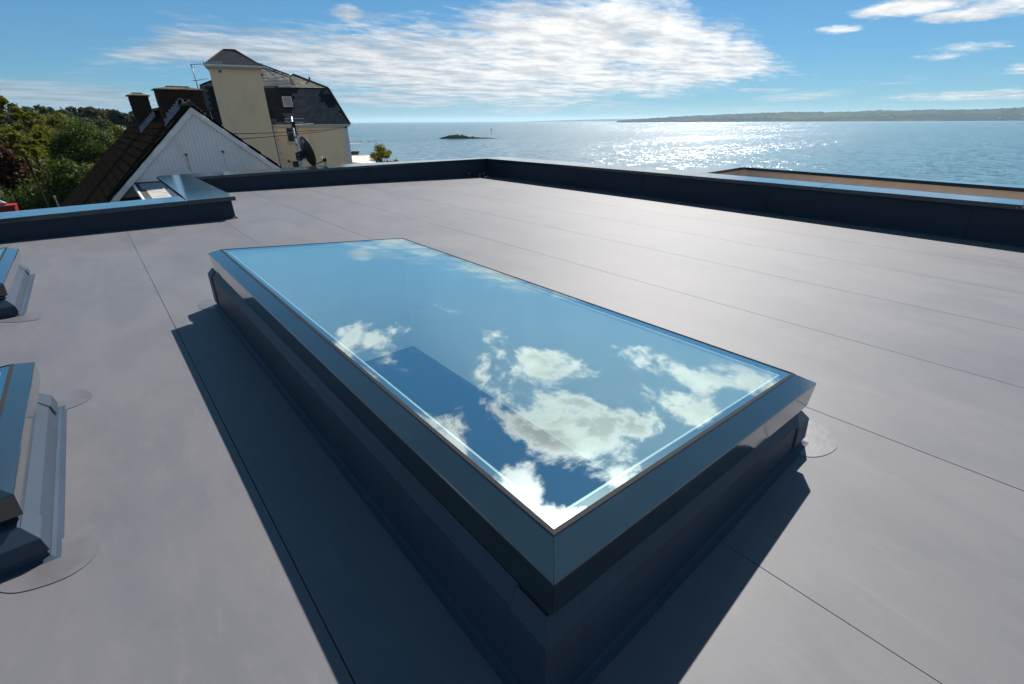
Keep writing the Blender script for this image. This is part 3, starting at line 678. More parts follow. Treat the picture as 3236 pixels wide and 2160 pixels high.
# ------------------------------------------------------------------ neighbouring gabled house
GH = empty('gabled_house', (2.82, 18, -6)); tag(GH, 'dark tiled house with white boarded gable and two brick chimneys beyond the parapet', 'house')
GO = Vector((2.82, 18, -6))
GX, GZ, SL, SR = 2.82, 1.54, .932, .869
def gp(x, y, z): return (x-GO.x, y-GO.y, z-GO.z)
YB = 32.5
# boarded gable, plank by plank
pw = .0965; x = .84-pw*2
while x < 4.85:
    a, b = x+.002, x+pw-.002
    def top(v): return (GZ-.17)-(SL*(GX-v) if v < GX else SR*(v-GX))
    zb = -.47
    if top(b) > zb or top(a) > zb:
        poly = []
        pa, pb = max(top(a), zb), max(top(b), zb)
        pts = [(a, zb), (b, zb), (b, pb)]
        if a < GX < b: pts.append((GX, GZ-.17))
        pts.append((a, pa))
        P_ = []
        for q in pts:
            if not P_ or (abs(P_[-1][0]-q[0])+abs(P_[-1][1]-q[1])) > 1e-4: P_.append(q)
        dy = random.uniform(-.002, .002)
        mb = MB(); mb.prism([gp(u, 18.03+dy, v) for u, v in P_], (0, .015, 0)); mb.obj('plank', PLANK, GH)
    x += pw
mb = MB(); mb.prism([gp(.2, 18.05, -.47-.4), gp(5.2, 18.05, -.87), gp(GX, 18.05, GZ-.12)], (0, .2, 0)); mb.obj('gable_backing', mat('backing_board', (.16, .15, .14), .8, .2), GH)
# barge boards
def barge(sgn, x_end, slope):
    z_e = GZ-slope*abs(x_end-GX); wv = .19
    mb = MB(); pl = [gp(GX+sgn*.001, 17.97, GZ), gp(GX+sgn*.001, 17.97, GZ-wv), gp(x_end, 17.97, z_e-wv), gp(x_end, 17.97, z_e)]
    mb.prism(pl, (0, .05, 0)); return mb.obj('barge_board', WHITE, GH, bevel=.004)
barge(-1, -3.2, SL); barge(1, 4.95, SR)
mb = MB(); mb.prism([gp(.7, 18.01, -.50), gp(5.0, 18.01, -.50), gp(5.0, 18.01, -.475), gp(.7, 18.01, -.475)], (0, .05, 0)); mb.obj('base_trim', DARKST, GH)
for px_, pz_, stn in ((2.35, .24, .035), (3.36, .28, .018)):
    mb = MB(); mb.tube([gp(px_, 18.04, pz_), gp(px_, 17.90, pz_-.01)], .028, 12); mb.obj('overflow_pipe', RUST, GH)
    mb = MB(); mb.prism([gp(px_-stn*.5, 18.024, pz_-.02), gp(px_-stn, 18.024, pz_-.42), gp(px_+stn, 18.024, pz_-.55), gp(px_+stn*.6, 18.024, pz_-.02)], (0, .004, 0))
    mb.obj('rust_stain', mat('stain', (.42, .34, .26), .8, .2, c2=(.54, .50, .45), vscale=9, vlo=.4, vhi=.6, stretch=(1, 1, .3)), GH)
# walls below
BRICKD = MB()
mb = MB(); mb.box(gp(.45, 18.12, -6), gp(5.0, YB-.3, -.9)); mb.obj('wall', MORTAR, GH)
mb = MB(); mb.box(gp(-2.0, 18.12, -6), gp(.44, YB-.3, -3.2)); mb.obj('wall', MORTAR, GH)
bm_ = MB(); bm_.box((0, 0, 0), (.215, .05, .065)); bo = bm_.obj('brick', BRICK, GH, bevel=.004); first = [bo]; BME = bo.data
zrow = -.56; r_ = 0
while zrow > -1.5:
    xx = -.10-(.1125 if r_ % 2 else 0)
    while xx < .95:
        topz_ = GZ-.12-SL*(GX-(xx))
        if zrow+.065 < topz_ and xx > -1.2:
            if first: o = first.pop()
            else: o = link_mesh('brick', BME, GH)
            o.location = gp(xx, 18.075+random.uniform(-.003, .003), zrow)
        xx += .225
    zrow -= .075; r_ += 1
# tiled roof: individual concrete tiles, nearest ones as parts
def tile_mesh(wd, ln, th):
    mb = MB(); mb.box((0, 0, 0), (wd, ln, th)); o = mb.obj('tile', TILE, bevel=.0015); me = o.data; bpy.data.objects.remove(o); return me
TM = tile_mesh(.3292, .40, .011)
tiles = []
for side, slp in ((-1, SL), (1, SR)):
    ang = math.atan(slp); cl = math.cos(ang); slen = 7.4 if side < 0 else 3.3
    nrow = int(slen/.30)
    for rr in range(nrow):
        s0 = .02+rr*.30                       # distance down the slope of the row's top
        ncol = int((YB-17.9)/.33)
        for c_ in range(ncol):
            y = 17.90+c_*.33+(.165 if rr % 2 else 0)
            d = s0+.36; X_ = GX+side*d*cl; Z_ = GZ+.085-d*math.sin(ang)
            tiles.append((side, ang, y, X_, Z_))
tiles.sort(key=lambda t: (t[2]-17.9)+(.0 if t[0] < 0 else 2.0)+max(0, -t[3])*1.5)
stuff = MB()
vt = [v.co.copy() for v in TM.vertices]; ft = [list(p.vertices) for p in TM.polygons]
for k, (side, ang, y, X_, Z_) in enumerate(tiles):
    # local: x along Y world, y up the slope, z out
    ux = Vector((0, 1, 0)); uy = Vector((-side*math.cos(ang), 0, math.sin(ang))); tilt = .027
    uz = ux.cross(uy)
    if uz.z < 0: uz = -uz
    uy2 = (uy*math.cos(tilt)-uz*math.sin(tilt)); uz2 = (uz*math.cos(tilt)+uy*math.sin(tilt))
    j = Vector((random.uniform(-.003, .003), 0, random.uniform(-.0015, .0015)))
    org = Vector((X_, y, Z_))-GO+j
    if side > 0: Mx = Matrix((ux, uy2, uz2)).transposed(); 
    else: Mx = Matrix((ux, uy2, uz2)).transposed()
    if k < 295:
        o = link_mesh('tile', TM, GH); o.matrix_local = Matrix.Translation(org) @ Mx.to_4x4()
    else:
        stuff.add([org+Mx @ v for v in vt], ft)
o = stuff.obj('tiles', TILE, GH); tag(o, kind='stuff')
mb = MB()
for side, slp, le in ((-1, SL, 7.3), (1, SR, 3.2)):
    an = math.atan(slp); xe = GX+side*le*math.cos(an); ze = GZ-le*math.sin(an)
    mb.prism([gp(GX, 17.98, GZ+.02), gp(xe, 17.98, ze+.02), gp(xe, YB, ze+.02), gp(GX, YB, GZ+.02)], (0, 0, -.1))
mb.obj('roof_underlay', DARKST, GH)
# half-round ridge tiles
rdm = MB()
n = 8
for e, yy in enumerate((0, .44)):
    for k in range(n+1):
        a = math.pi*k/n; rdm.v.append((.13*math.cos(a), yy, .12*math.sin(a)))
for k in range(n): rdm.f.append([k, k+1, k+n+2, k+n+1])
rdm.f.append(list(range(n+1))); rdm.f.append(list(range(2*n+1, n, -1)))
ro = rdm.obj('ridge_tile', RIDGE, GH); y = 17.9; ro.location = gp(GX, y, GZ+.03); rme = ro.data
while y < YB-.5:
    y += .45; o = link_mesh('ridge_tile', rme, GH); o.location = gp(GX+random.uniform(-.006, .006), y, GZ+.03)
# chimneys
def chimney(label, x0, x1, y0, y1, zb, zt_, capover, steps, pots=True):
    ch = empty('chimney', gp((x0+x1)/2, (y0+y1)/2, zb)); ch.parent = GH; ch['label'] = label
    off = Vector(gp((x0+x1)/2, (y0+y1)/2, zb))
    def cp_(x, y, z): return tuple(Vector(gp(x, y, z))-off)
    mb = MB(); mb.box(cp_(x0+.012, y0+.012, zb), cp_(x1-.012, y1-.012, zt_)); mb.obj('core', MORTAR, ch)
    rows = int((zt_-zb)/.075)
    for r in range(rows):
        z = zb+r*.075; sh = .1125 if r % 2 else 0
        for face in ('f', 'l', 'r'):
            a, b = (x0, x1) if face == 'f' else (y0, y1)
            if face != 'f': a += .1
            p = a-sh
            while p < b-.02:
                q0, q1 = max(p, a), min(p+.215, b)
                if q1-q0 > .05:
                    full = abs(q1-q0-.215) < 1e-4
                    if full:
                        o = link_mesh('brick', BME, ch)
                    else:
                        t_ = MB(); t_.box((0, 0, 0), (q1-q0, .05, .065)); o = t_.obj('brick', BRICK, ch, bevel=.004)
                    j = random.uniform(-.004, .004)
                    if face == 'f': o.location = cp_(q0, y0+j, z)
                    elif face == 'l': o.rotation_euler = (0, 0, -math.pi/2); o.location = cp_(x0+j, q1, z)
                    else: o.rotation_euler = (0, 0, math.pi/2); o.location = cp_(x1+j, q0, z)
                p += .225
    c = capover
    mb = MB(); zc = zt_; hx, hy = (x0+x1)/2, (y0+y1)/2
    lo = [(x0-c, y0-c, zc), (x1+c, y0-c, zc), (x1+c, y1+c, zc), (x0-c, y1+c, zc)]
    md = [(x, y, zc+.035) for x, y, z in lo]; f_ = .45
    hi = [(hx+(x-hx)*f_, hy+(y-hy)*f_, zc+.10) for x, y, z in lo]; hi2 = [(x, y, z+.03) for x, y, z in hi]
    mb.add([cp_(*v) for v in lo+md+hi+hi2], [(3, 2, 1, 0)]+[[a*4+i, a*4+(i+1) % 4, (a+1)*4+(i+1) % 4, (a+1)*4+i] for a in range(3) for i in range(4)]+[(12, 13, 14, 15)])
    o = mb.obj('cap', CAPST, ch, bevel=.012)
    for (a, b, z0, z1) in steps:
        mb = MB(); mb.prism([cp_(a, y0-.012, z0), cp_(b, y0-.012, z0), cp_(b, y0-.012, z1), cp_(a, y0-.012, z1)], (0, .008, 0)); mb.obj('flashing_step', LEAD, ch)
    return ch
# big chimney astride the ridge
st = []
Y0 = 19.2; xs0, xs1 = 2.22, 3.46
k = 0
for i in range(6):
    a = xs0+.075+i*.085; st.append((a, a+.087, GZ-SL*(GX-a)-.05, GZ-SL*(GX-a)+.36))
    b = xs1-.075-i*.085; st.append((b-.087, b, GZ-SR*(b-GX)-.05, GZ-SR*(b-GX)+.36))
st.append((xs0+.48, xs1-.42, GZ+.02, GZ+.24))
st.append((xs0-.01, xs0+.076, GZ-SL*(GX-xs0)-.1, GZ-SL*(GX-xs0)+.26))
chimney('wide brick chimney astride the ridge', xs0, xs1, Y0, Y0+.62, .75, 2.03, .05, st)
st = []
for i in range(7):
    a = 1.90+i*.09; st.append((a, a+.092, GZ-SL*(GX-a)-.04, GZ-SL*(GX-a)+.33))
chimney('narrow brick chimney on the left slope', 1.90, 2.50, 24.3, 24.9, .45, 2.04, .06, st)
for (x0, x1, yy) in ((1.88, 2.52, 24.26), (2.16, 2.80, 19.16)):
    z0, z1 = GZ-SL*(GX-x0)+.115, GZ-SL*(GX-x1)+.115
    mb = MB(); mb.prism([gp(x0, yy-.14, z0), gp(x1, yy-.14, z1), gp(x1, yy+.05, z1), gp(x0, yy+.05, z0)], (0, 0, -.012)); mb.obj('apron_flashing', LEAD, GH)
# cable down the verge
mb = MB(); mb.tube([gp(3.50, 19.1, 1.45), gp(3.52, 19.1, 1.2), gp(3.42, 18.4, 1.09), gp(3.2, 17.95, 1.14), gp(2.98, 17.94, 1.16)], .008, 6); mb.obj('cable', GUTTER, GH)

# aerial on the big chimney
AE = empty('roof_aerial', (3.40, 19.4, 2.1)); tag(AE, 'television aerial on a thin mast strapped to the wide brick chimney', 'aerial')
def al(p): return tuple(a-b for a, b in zip(p, (3.40, 19.4, 2.1)))
mb = MB(); mb.tube([al((3.40, 19.4, 1.9)), al((3.372, 19.4, 2.80))], .016, 8); mb.obj('mast', STEEL, AE, True)
mb = MB(); mb.tube([al((3.33, 19.4, 2.765)), al((4.20, 19.0, 2.84))], .010, 6); mb.obj('boom', ALU, AE)
for i in range(14):
    t = .06+.9*i/13; c = Vector((3.33, 19.4, 2.765)).lerp(Vector((4.20, 19.0, 2.84)), t)
    mb = MB(); mb.tube([al(c+Vector((0, 0, .10-.03*t))), al(c-Vector((0, 0, .10-.03*t)))], .0055, 5); mb.obj('element', ALU, AE)
mb = MB(); mb.tube([al((3.30, 19.4, 2.33)), al((3.385, 19.4, 2.33)), al((3.72, 19.3, 2.40))], [.012, .014, .005], 6); mb.obj('side_arm', ALU, AE)

# lean-to roof under the gable
LT = empty('lean_to', (1.6, 16, -1)); tag(LT, 'low lean-to roof with patched white weathered sheet under the boarded gable', 'outbuilding')
def lt(x, y, z): return (x-1.6, y-16, z+1)
def lz(y): return -.53-.08*(18-y)
def strip(nm, xa, xb, ya, yb, dz, m, th=.02):
    mb = MB(); mb.prism([lt(xa, ya, lz(ya)+dz), lt(xb, ya, lz(ya)+dz), lt(xb, yb, lz(yb)+dz), lt(xa, yb, lz(yb)+dz)], (0, 0, -th)); return mb.obj(nm, m, LT)
strip('dark_verge', .87, 1.04, 13.5, 18.0, .012, DARKST)
strip('roof_sheet', 1.04, 4.4, 13.5, 18.0, 0, MEMW)
strip('weathered_sheet', 1.02, 1.46, 13.5, 17.1, .022, WLEAD)
strip('grey_sheet', .96, 1.62, 17.1, 17.98, .030, LEAD)
mb = MB(); mb.prism([lt(.81, 13.5, lz(13.5)-.10), lt(.86, 13.5, lz(13.5)-.10), lt(.86, 13.5, lz(13.5)+.03), lt(.81, 13.5, lz(13.5)+.03)], (0, 4.4, .35)); mb.obj('verge_trim', WHITE, LT)
mb = MB(); mb.box(lt(.9, 13.6, -6), lt(4.3, 17.9, -1.0)); mb.obj('wall', MORTAR, LT)

# ------------------------------------------------------------------ tall cream house with tower
ea = R(105.4); EH = Vector((math.sin(ea), math.cos(ea), 0)); NH = Vector((math.sin(ea-math.pi/2), math.cos(ea-math.pi/2), 0))
TH = empty('tower_house', tuple(EH*1.5+NH*53+Vector((0, 0, -6)))); TO = Vector(TH.location)
tag(TH, 'tall cream rendered house with square tower and dark slate mansard roof beside the sea', 'house')
def hp_(s, t, z): return EH*s+NH*t+Vector((0, 0, z))-TO
def hbox(mb, s0, s1, t0, t1, z0, z1):
    mb.box((s0, t0, z0), (s1, t1, z1), lambda s, t, z: tuple(hp_(s, t, z)))
mb = MB(); hbox(mb, -5.2, 6.95, 53.2, 62, -8, .80); mb.obj('wall', CREAM2, TH)
mb = MB(); hbox(mb, -3.77, .10, 51.1, 55.5, -8, 5.28); mb.obj('tower_wall', CREAM, TH)
mb = MB(); mb.tube([hp_(.13, 51.12, -7), hp_(.13, 51.12, .9)], .035, 6); mb.obj('downpipe', BLACKM, TH)
# mansard faces: core and slates
ZE, ZM, TB = .93, 4.08, 54.3
core = MB()
def quad(mb, a, b, c, d, dirv): mb.prism([a, b, c, d], dirv)
v = [hp_(-5.35, 53.05, ZE), hp_(7.27, 53.05, ZE), hp_(7.27, 62.2, ZE), hp_(-5.35, 62.2, ZE), hp_(-5.05, TB, ZM), hp_(5.88, TB, ZM), hp_(5.88, 61, ZM), hp_(-5.05, 61, ZM)]
core.add(v, [(0, 3, 2, 1), (4, 5, 6, 7), (0, 1, 5, 4), (1, 2, 6, 5), (2, 3, 7, 6), (3, 0, 4, 7)]); core.obj('roof_core', SLATED, TH)
def slate_face(P0, U, V, n, ul, vl, wd, gauge, inside, pick, cap=10**6, name='slate', th=.02, seed=1):
    """slates over a plane: origin P0, unit U along, unit V up the slope, n outward"""
    rr = random.Random(seed); cnt = 0; me = {}
    stuffs = {}
    rows = int(vl/gauge)+1
    for r in range(rows):
        u = -(wd/2 if r % 2 else 0)
        while u < ul:
            a, b = max(u, 0)+.006, min(u+wd, ul)-.006; v0, v1 = r*gauge, min((r+1)*gauge+.03, vl)
            cu, cv = (a+b)/2, (v0+v1)/2
            if b-a > .05 and v1-v0 > .04 and inside(cu, cv):
                m_ = pick(cu, cv, rr); z0 = .040+rr.uniform(0, .008); z1 = .014
                vs = [P0+U*a+V*v0+n*z0, P0+U*b+V*v0+n*z0, P0+U*b+V*v1+n*z1, P0+U*a+V*v1+n*z1]
                vs += [q-n*.016 for q in vs]
                fc = [(0, 1, 2, 3), (7, 6, 5, 4), (0, 4, 5, 1), (1, 5, 6, 2), (2, 6, 7, 3), (3, 7, 4, 0)]
                if cnt < cap:
                    c0 = P0+U*cu+V*cv
                    key = (round(b-a, 3), round(v1-v0, 3), m_.name, round(z0, 2))
                    o = mesh_obj(name, [q-c0 for q in vs], fc, m_, TH); o.location = c0
                    cnt += 1
                else:
                    mb = stuffs.setdefault(m_.name, (MB(), m_)); mb[0].add(vs, fc)
            u += wd
    for mb, m_ in stuffs.values():
        o = mb.obj('slates', m_, TH); tag(o, kind='stuff')
run = TB-53.05; rise = ZM-ZE; sl_ = math.hypot(run, rise)
V1 = (NH*run+Vector((0, 0, rise)))/sl_; n1 = (Vector((0, 0, run))-NH*rise)/sl_
P0 = hp_(.11, 53.05, ZE)
lim = lambda u, v: (u+.11) < 7.27-(7.27-5.88)*(v/sl_)-.16 and not (1.45 < u+.11 < 2.36 and 1.55 < v < 2.62)
def pk(u, v, rr):
    s = u+.11; t = v/sl_
    dark = (s < 2.75-.9*(1-t) and t > .30) or (s < 1.4 and t > .05 and not (t < .15 and s < .5)) or (5.0-.1*t*10*.1 < s < 6.3 and .45 < t < .85 and s < 6.0-.5*t+.6) or (s < 3.1 and t > .86) or (5.0 < s < 5.45 and t > .8)
    if .45 < t < .6 and s < 5.35: dark = dark and s < 3
    return SLATED if dark else SLATE
slate_face(P0, EH, V1, n1, 7.2, sl_, .335, .262, lim, pk, cap=250, seed=5)
slate_face(hp_(-5.3, 53.05, ZE), EH, V1, n1, 1.5, sl_, .335, .262, lambda u, v: u > .25*v/sl_, lambda u, v, r: SLATE if (u < .8 and v > 1.4) else SLATED, cap=0, seed=6)
# right side mansard slope
dS = 7.27-5.88; sl2 = math.hypot(dS, rise); V2 = (-EH*dS+Vector((0, 0, rise)))/sl2; n2 = (EH*rise+Vector((0, 0, dS)))/sl2
slate_face(hp_(7.27, 53.05, ZE), NH, V2, n2, 9.1, sl2, .335, .262, lambda u, v: u > run*v/sl2+.1, lambda u, v, r: SLATE, cap=0, seed=7)
# upper roofs
_hm = MB(); _hm.tube([hp_(7.27, 53.05, ZE+.02), hp_(5.88, TB, ZM+.02)], .10, 8); _hm.obj('hip_edge', SLATED, TH)
def tri_roof(nm, pts, m, th=(0, 0, -.15)):
    mb = MB(); mb.prism(pts, th); return mb.obj(nm, m, TH)
ap = hp_(3.02, 56.2, 5.32); A1, A2 = hp_(1.05, TB-.02, 4.12), hp_(5.86, TB-.02, 4.12)
tri_roof('upper_roof_core', [A1, A2, ap], SLATED, (0, 0, -.12))
tri_roof('upper_roof_side', [A2, hp_(5.86, 60.8, 4.12), hp_(3.02, 58.8, 5.32), ap], SLATE)
tri_roof('upper_roof_side', [hp_(1.05, 60.8, 4.12), A1, ap, hp_(3.02, 58.8, 5.32)], SLATE)
e1 = (A2-A1); ul = e1.length; e1n = e1.normalized(); hgt_v = (ap-A1)-e1n*((ap-A1).dot(e1n)); vl = hgt_v.length; v1n = hgt_v.normalized(); nn1 = e1n.cross(v1n); au = (ap-A1).dot(e1n)
if nn1.z < 0: nn1 = -nn1
slate_face(A1+v1n*.0, e1n, v1n, nn1, ul, vl, .30, .20, lambda u, v: (u > au*v/vl+.06 and u < ul-(ul-au)*v/vl-.06), lambda u, v, r: SLATEL, cap=0, seed=8)
B1, B2, B3, B4 = hp_(-.6, TB+.1, 4.22), hp_(1.35, TB+.1, 4.22), hp_(2.59, 55.56, 5.20), hp_(-.6, 57.0, 6.42)
tri_roof('upper_roof_core', [B1, hp_(3.0, TB+.1, 4.22), B3+Vector((0, 0, -.05)), B4+Vector((0, 0, -.05))], SLATED, (0, 0, -.12))
vv = (B4-B1); vl3 = vv.length; v3 = vv.normalized(); n3 = EH.cross(v3); n3 = n3 if n3.z > 0 else -n3
slate_face(B1, EH, v3, n3, 3.1, vl3, .30, .20, lambda u, v: v < vl3+((B3-B1).dot(v3)-vl3)*u/3.15-.12 and u < 3.5, lambda u, v, r: (SLATEB if (v < .9 or u < 1.0) else SLATEL) if r.random() > .12 else SLATEB, cap=0, seed=9)
def bar(nm, pts, r, m, n=8):
    mb = MB(); mb.tube(pts, r, n); return mb.obj(nm, m, TH)
bar('hip_tile', [A1+Vector((0, 0, .05)), ap+Vector((0, 0, .07)), A2+Vector((0, 0, .05))], .075, RIDGE)
bar('hip_tile', [B4+EH*0+Vector((0, 0, .08)), B3+Vector((0, 0, .06))], .075, RIDGE)
bar('lead_trim', [hp_(.1, TB, 4.10), hp_(1.1, TB, 4.10)], .06, SLATE); bar('lead_trim', [hp_(1.0, TB-.02, 4.07), hp_(5.9, TB-.02, 4.07)], .045, SLATED)
bar('ridge_vent', [hp_(4.35, 55.3, 4.9), hp_(4.35, 55.3, 5.12)], .09, SLATE)
L1_, L2_ = hp_(-5.02, TB, 4.10), hp_(-3.5, 55.6, 4.78)
tri_roof('upper_roof_side', [L1_, hp_(-2.6, TB, 4.10), L2_], SLATEL); bar('hip_tile', [L1_+Vector((0, 0, .05)), L2_+Vector((0, 0, .05))], .07, RIDGE)
# gutters, fascia
mb = MB(); hbox(mb, .14, 7.30, 52.98, 53.14, .80, .93); mb.obj('gutter', GUTTER, TH, bevel=.02)
mb = MB(); hbox(mb, .14, 7.15, 53.08, 53.19, .70, .80); mb.obj('fascia', GUTTER, TH)
mb = MB(); hbox(mb, -4.05, .36, 50.72, 50.86, 5.36, 5.50); mb.obj('gutter', GUTTER, TH, bevel=.02)
mb = MB(); hbox(mb, -3.98, .30, 50.86, 55.6, 5.28, 5.42); mb.obj('fascia', GUTTER, TH)
# tower roof: slated hip
T1, T2, T3, T4 = hp_(-4.0, 50.8, 5.50), hp_(.34, 50.8, 5.50), hp_(.34, 55.6, 5.50), hp_(-4.0, 55.6, 5.50)
U1, U2 = hp_(-2.42, 53.1, 6.80), hp_(-1.54, 53.1, 6.80)
mb = MB(); mb.add([T1, T2, T3, T4, U1, U2], [(0, 1, 5, 4), (1, 2, 5), (2, 3, 4, 5), (3, 0, 4), (0, 3, 2, 1)]); mb.obj('tower_roof', SLATED, TH)
vt_ = (U1-T1)-EH*((U1-T1).dot(EH)); vlt = vt_.length; vtn = vt_.normalized(); ntn = EH.cross(vtn); ntn = ntn if ntn.z > 0 else -ntn
SLATET = piecemat('slate_tower', (.014, .018, .025), (.020, .025, .034), .6, (.026, .032, .042), .3, 2)
slate_face(T1, EH, vtn, ntn, 4.34, vlt, .30, .22, lambda u, v: u > 1.58*v/vlt+.1 and u < 4.34-1.88*v/vlt-.1, lambda u, v, r: SLATET, cap=0, seed=11)
bar('hip_tile', [T1, U1+Vector((0, 0, .06)), U2+Vector((0, 0, .06)), T2], .07, RIDGE)
bar('finial', [T1, T1+Vector((0, 0, .28))], .02, BLACKM, 6); bar('finial', [T2, T2+Vector((0, 0, .28))], .02, BLACKM, 6)
# windows
def window(s0, s1, z0, z1, t=53.2, label=None):
    f = MB()
    for a in ((s0-.06, s1+.06, z1, z1+.06), (s0-.06, s0, z0, z1), (s1, s1+.06, z0, z1), (s0-.06, s1+.06, z0-.06, z0)):
        hbox(f, a[0], a[1], t-.05, t+.02, a[2], a[3])
    hbox(f, s0, s1, t-.035, t-.005, (z0+z1)/2-.02, (z0+z1)/2+.02)
    wd = f.obj('window', GUTTER, TH)
    p = MB(); hbox(p, s0, s1, t-.02, t-.008, z0, z1); p.obj('pane', DGLASS, wd)
    q = MB(); hbox(q, s0-.14, s1+.14, t-.14, t-.001, z0-.15, z0-.07); q.obj('sill', GUTTER, wd)
window(1.30, 2.10, -.56, .62); window(1.27, 2.05, -3.5, -2.36)
f = MB()
def mz(u, v, d): return hp_(.11, 53.05, ZE)+EH*(u-.11)+V1*v+n1*d
def mbox(mb, u0, u1, v0, v1, d0, d1): mb.box((u0, v0, d0), (u1, v1, d1), lambda u, v, d: tuple(mz(u, v, d)))
for a in ((1.50, 2.32, 1.62, 1.68), (1.50, 2.32, 2.50, 2.56), (1.50, 1.56, 1.68, 2.50), (2.26, 2.32, 1.68, 2.50)): mbox(f, *a, .0, .10)
rw = f.obj('roof_window', GUTTER, TH); f = MB(); mbox(f, 1.56, 2.26, 1.68, 2.50, .04, .07)
f.obj('pane', mat('roof_window_glass', (.22, .23, .25), .12, .6), rw)
f = MB(); mbox(f, 1.46, 2.36, 1.50, 1.615, .0, .06); f.obj('flashing', SLATED, rw)
# quoins
for k in range(12):
    z = .60-k*.335; wl = .62 if k % 2 else .36
    mb = MB(); hbox(mb, 6.95-wl, 6.985, 53.165, 53.45 if k % 2 else 53.7, z-.155, z+.155); mb.obj('quoin', QUOIN, TH, bevel=.02)
for k in range(6):
    z = .28-k*.62
    mb = MB(); hbox(mb, .16, .50, 53.17, 53.22, z-.12, z+.12); mb.obj('quoin', QUOIN, TH, bevel=.015)
# rainwater pipe with hopper, vent, lamp
bar('downpipe', [hp_(3.32, 53.12, .78), hp_(3.32, 53.12, .52), hp_(3.36, 53.12, -7)], .045, CREAM2); mb = MB(); hbox(mb, 3.18, 3.46, 53.0, 53.19, .42, .56); mb.obj('hopper', CREAM2, TH, bevel=.03)
mb = MB(); hbox(mb, -3.12, -2.84, 51.04, 51.099, 4.92, 5.16); mb.obj('vent_frame', QUOIN, TH)
mb = MB(); hbox(mb, -3.09, -3.0, 51.02, 51.039, 4.95, 5.13); hbox(mb, -2.96, -2.87, 51.02, 51.039, 4.95, 5.13); mb.obj('vent_louvre', BLACKM, TH)
mb = MB(); hbox(mb, .86, 1.06, 52.98, 53.19, -2.42, -2.25); mb.obj('wall_lamp', BLACKM, TH, bevel=.03)
mb = MB(); mb.tube([hp_(6.7, 53.1, .66), hp_(6.95, 53.0, .62)], .05, 8); mb.obj('wire_bracket', BLACKM, TH)

# overhead wires from the gabled house to the cream house corner
def wire(a, b, sag, r, label, n=24):
    a, b = Vector(a), Vector(b); pts = []
    for i in range(n+1):
        t = i/n; p = a.lerp(b, t); p.z -= sag*4*t*(1-t); pts.append(p)
    mb = MB(); mb.tube(pts, r, 5); o = mb.obj('overhead_wire', WIREM); tag(o, label, 'wire'); return o
endp = EH*6.9+NH*53.08
wire((4.825, 23.1, .70), (endp.x, endp.y, .70), .12, .014, 'upper black overhead wire reaching the top corner of the cream house')
wire((5.06, 23.1, .50), (endp.x, endp.y, .64), .10, .014, 'lower black overhead wire sagging past the cream house window')
wire((-4.6, 44, 1.1-.55), (.8, 47, -.35), .25, .02, 'thin overhead wire slung across the trees on the left')

# ------------------------------------------------------------------ dish and aerial on a pole
PX, PY = 3.47, 11.02
MA = empty('satellite_dish', (PX, PY, 0)); tag(MA, 'black satellite dish with small aerial on a galvanised pole behind the parapet', 'satellite dish')
mb = MB(); mb.tube([(0, 0, -.9), (0, 0, 1.21)], .022, 14); mb.obj('pole', STEEL, MA, True)
for z in (-.3, .1):
    mb = MB(); mb.box((-.05, -.20, z-.03), (.05, .03, z+.03)); mb.obj('wall_bracket', STEEL, MA)
for z, h_ in ((.82, .012), (.52, .012), (.68, .008)):
    mb = MB(); mb.tube([(0, 0, z-h_), (0, 0, z+h_)], .025, 12); mb.obj('tape_band', BLACKM, MA)
axaz, axel = 84, 14
ax = Vector((math.sin(R(axaz))*math.cos(R(axel)), math.cos(R(axaz))*math.cos(R(axel)), math.sin(R(axel))))
hx = Vector((0, 0, 1)).cross(ax).normalized(); hv = ax.cross(hx)
dc = Vector((.20, -.02, .535))
vs = []; fs = []; nr, na = 10, 40; rad = .30
for side in (0, 1):
    for i in range(nr+1):
        r = rad*i/nr
        for j in range(na):
            a = 2*math.pi*j/na; dpt = (.075*(i/nr)**2-.075)+(-.006 if side else 0)
            vs.append(dc+hx*(r*.93*math.cos(a))+hv*(r*1.02*math.sin(a))+ax*dpt)
for side in (0, 1):
    o_ = side*(nr+1)*na
    for i in range(nr):
        for j in range(na):
            q = [o_+i*na+j, o_+i*na+(j+1) % na, o_+(i+1)*na+(j+1) % na, o_+(i+1)*na+j]; fs.append(q if not side else q[::-1])
for j in range(na): fs.append([nr*na+j, nr*na+(j+1) % na, (nr+1)*na+nr*na+(j+1) % na, (nr+1)*na+nr*na+j])
mesh_obj('reflector', vs, fs, DISHM, MA, True)
mb = MB(); mb.tube([dc+hx*(rad*.93*math.cos(a))+hv*(rad*1.02*math.sin(a)) for a in [2*math.pi*j/40 for j in range(41)]], .006, 6, False); mb.obj('rim', DISHM, MA, True)
mb = MB(); mb.box((-.045, -.05, .36), (.06, .05, .52)); mb.box((.03, -.035, .39), (.125, .035, .55)); mb.obj('mount_bracket', BLACKM, MA, bevel=.006)
mb = MB(); mb.tube([(-.02, -.06, .40), (-.02, .06, .40)], .012, 8); mb.tube([(-.02, -.06, .48), (-.02, .06, .48)], .012, 8); mb.obj('clamp_bolt', STEEL, MA)
lnb = Vector((.535, -.02, .345)); base_ = dc-hv*.29-ax*.02
mb = MB(); mb.tube([base_, base_.lerp(lnb, .75)+Vector((0, 0, -.012)), lnb], .011, 8); mb.tube([base_+Vector((.01, 0, .0)), base_+Vector((.15, 0, -.035))], .008, 6); mb.obj('feed_arm', BLACKM, MA)
mb = MB(); mb.tube([lnb+Vector((-.055, 0, -.01)), lnb+Vector((-.055, 0, .065))], [.018, .020], 12); mb.obj('lnb_cap', GUTTER, MA, True)
mb = MB(); mb.box(lnb-Vector((.035, .03, .035)), lnb+Vector((.035, .03, .045))); mb.obj('lnb_body', BLACKM, MA, bevel=.006)
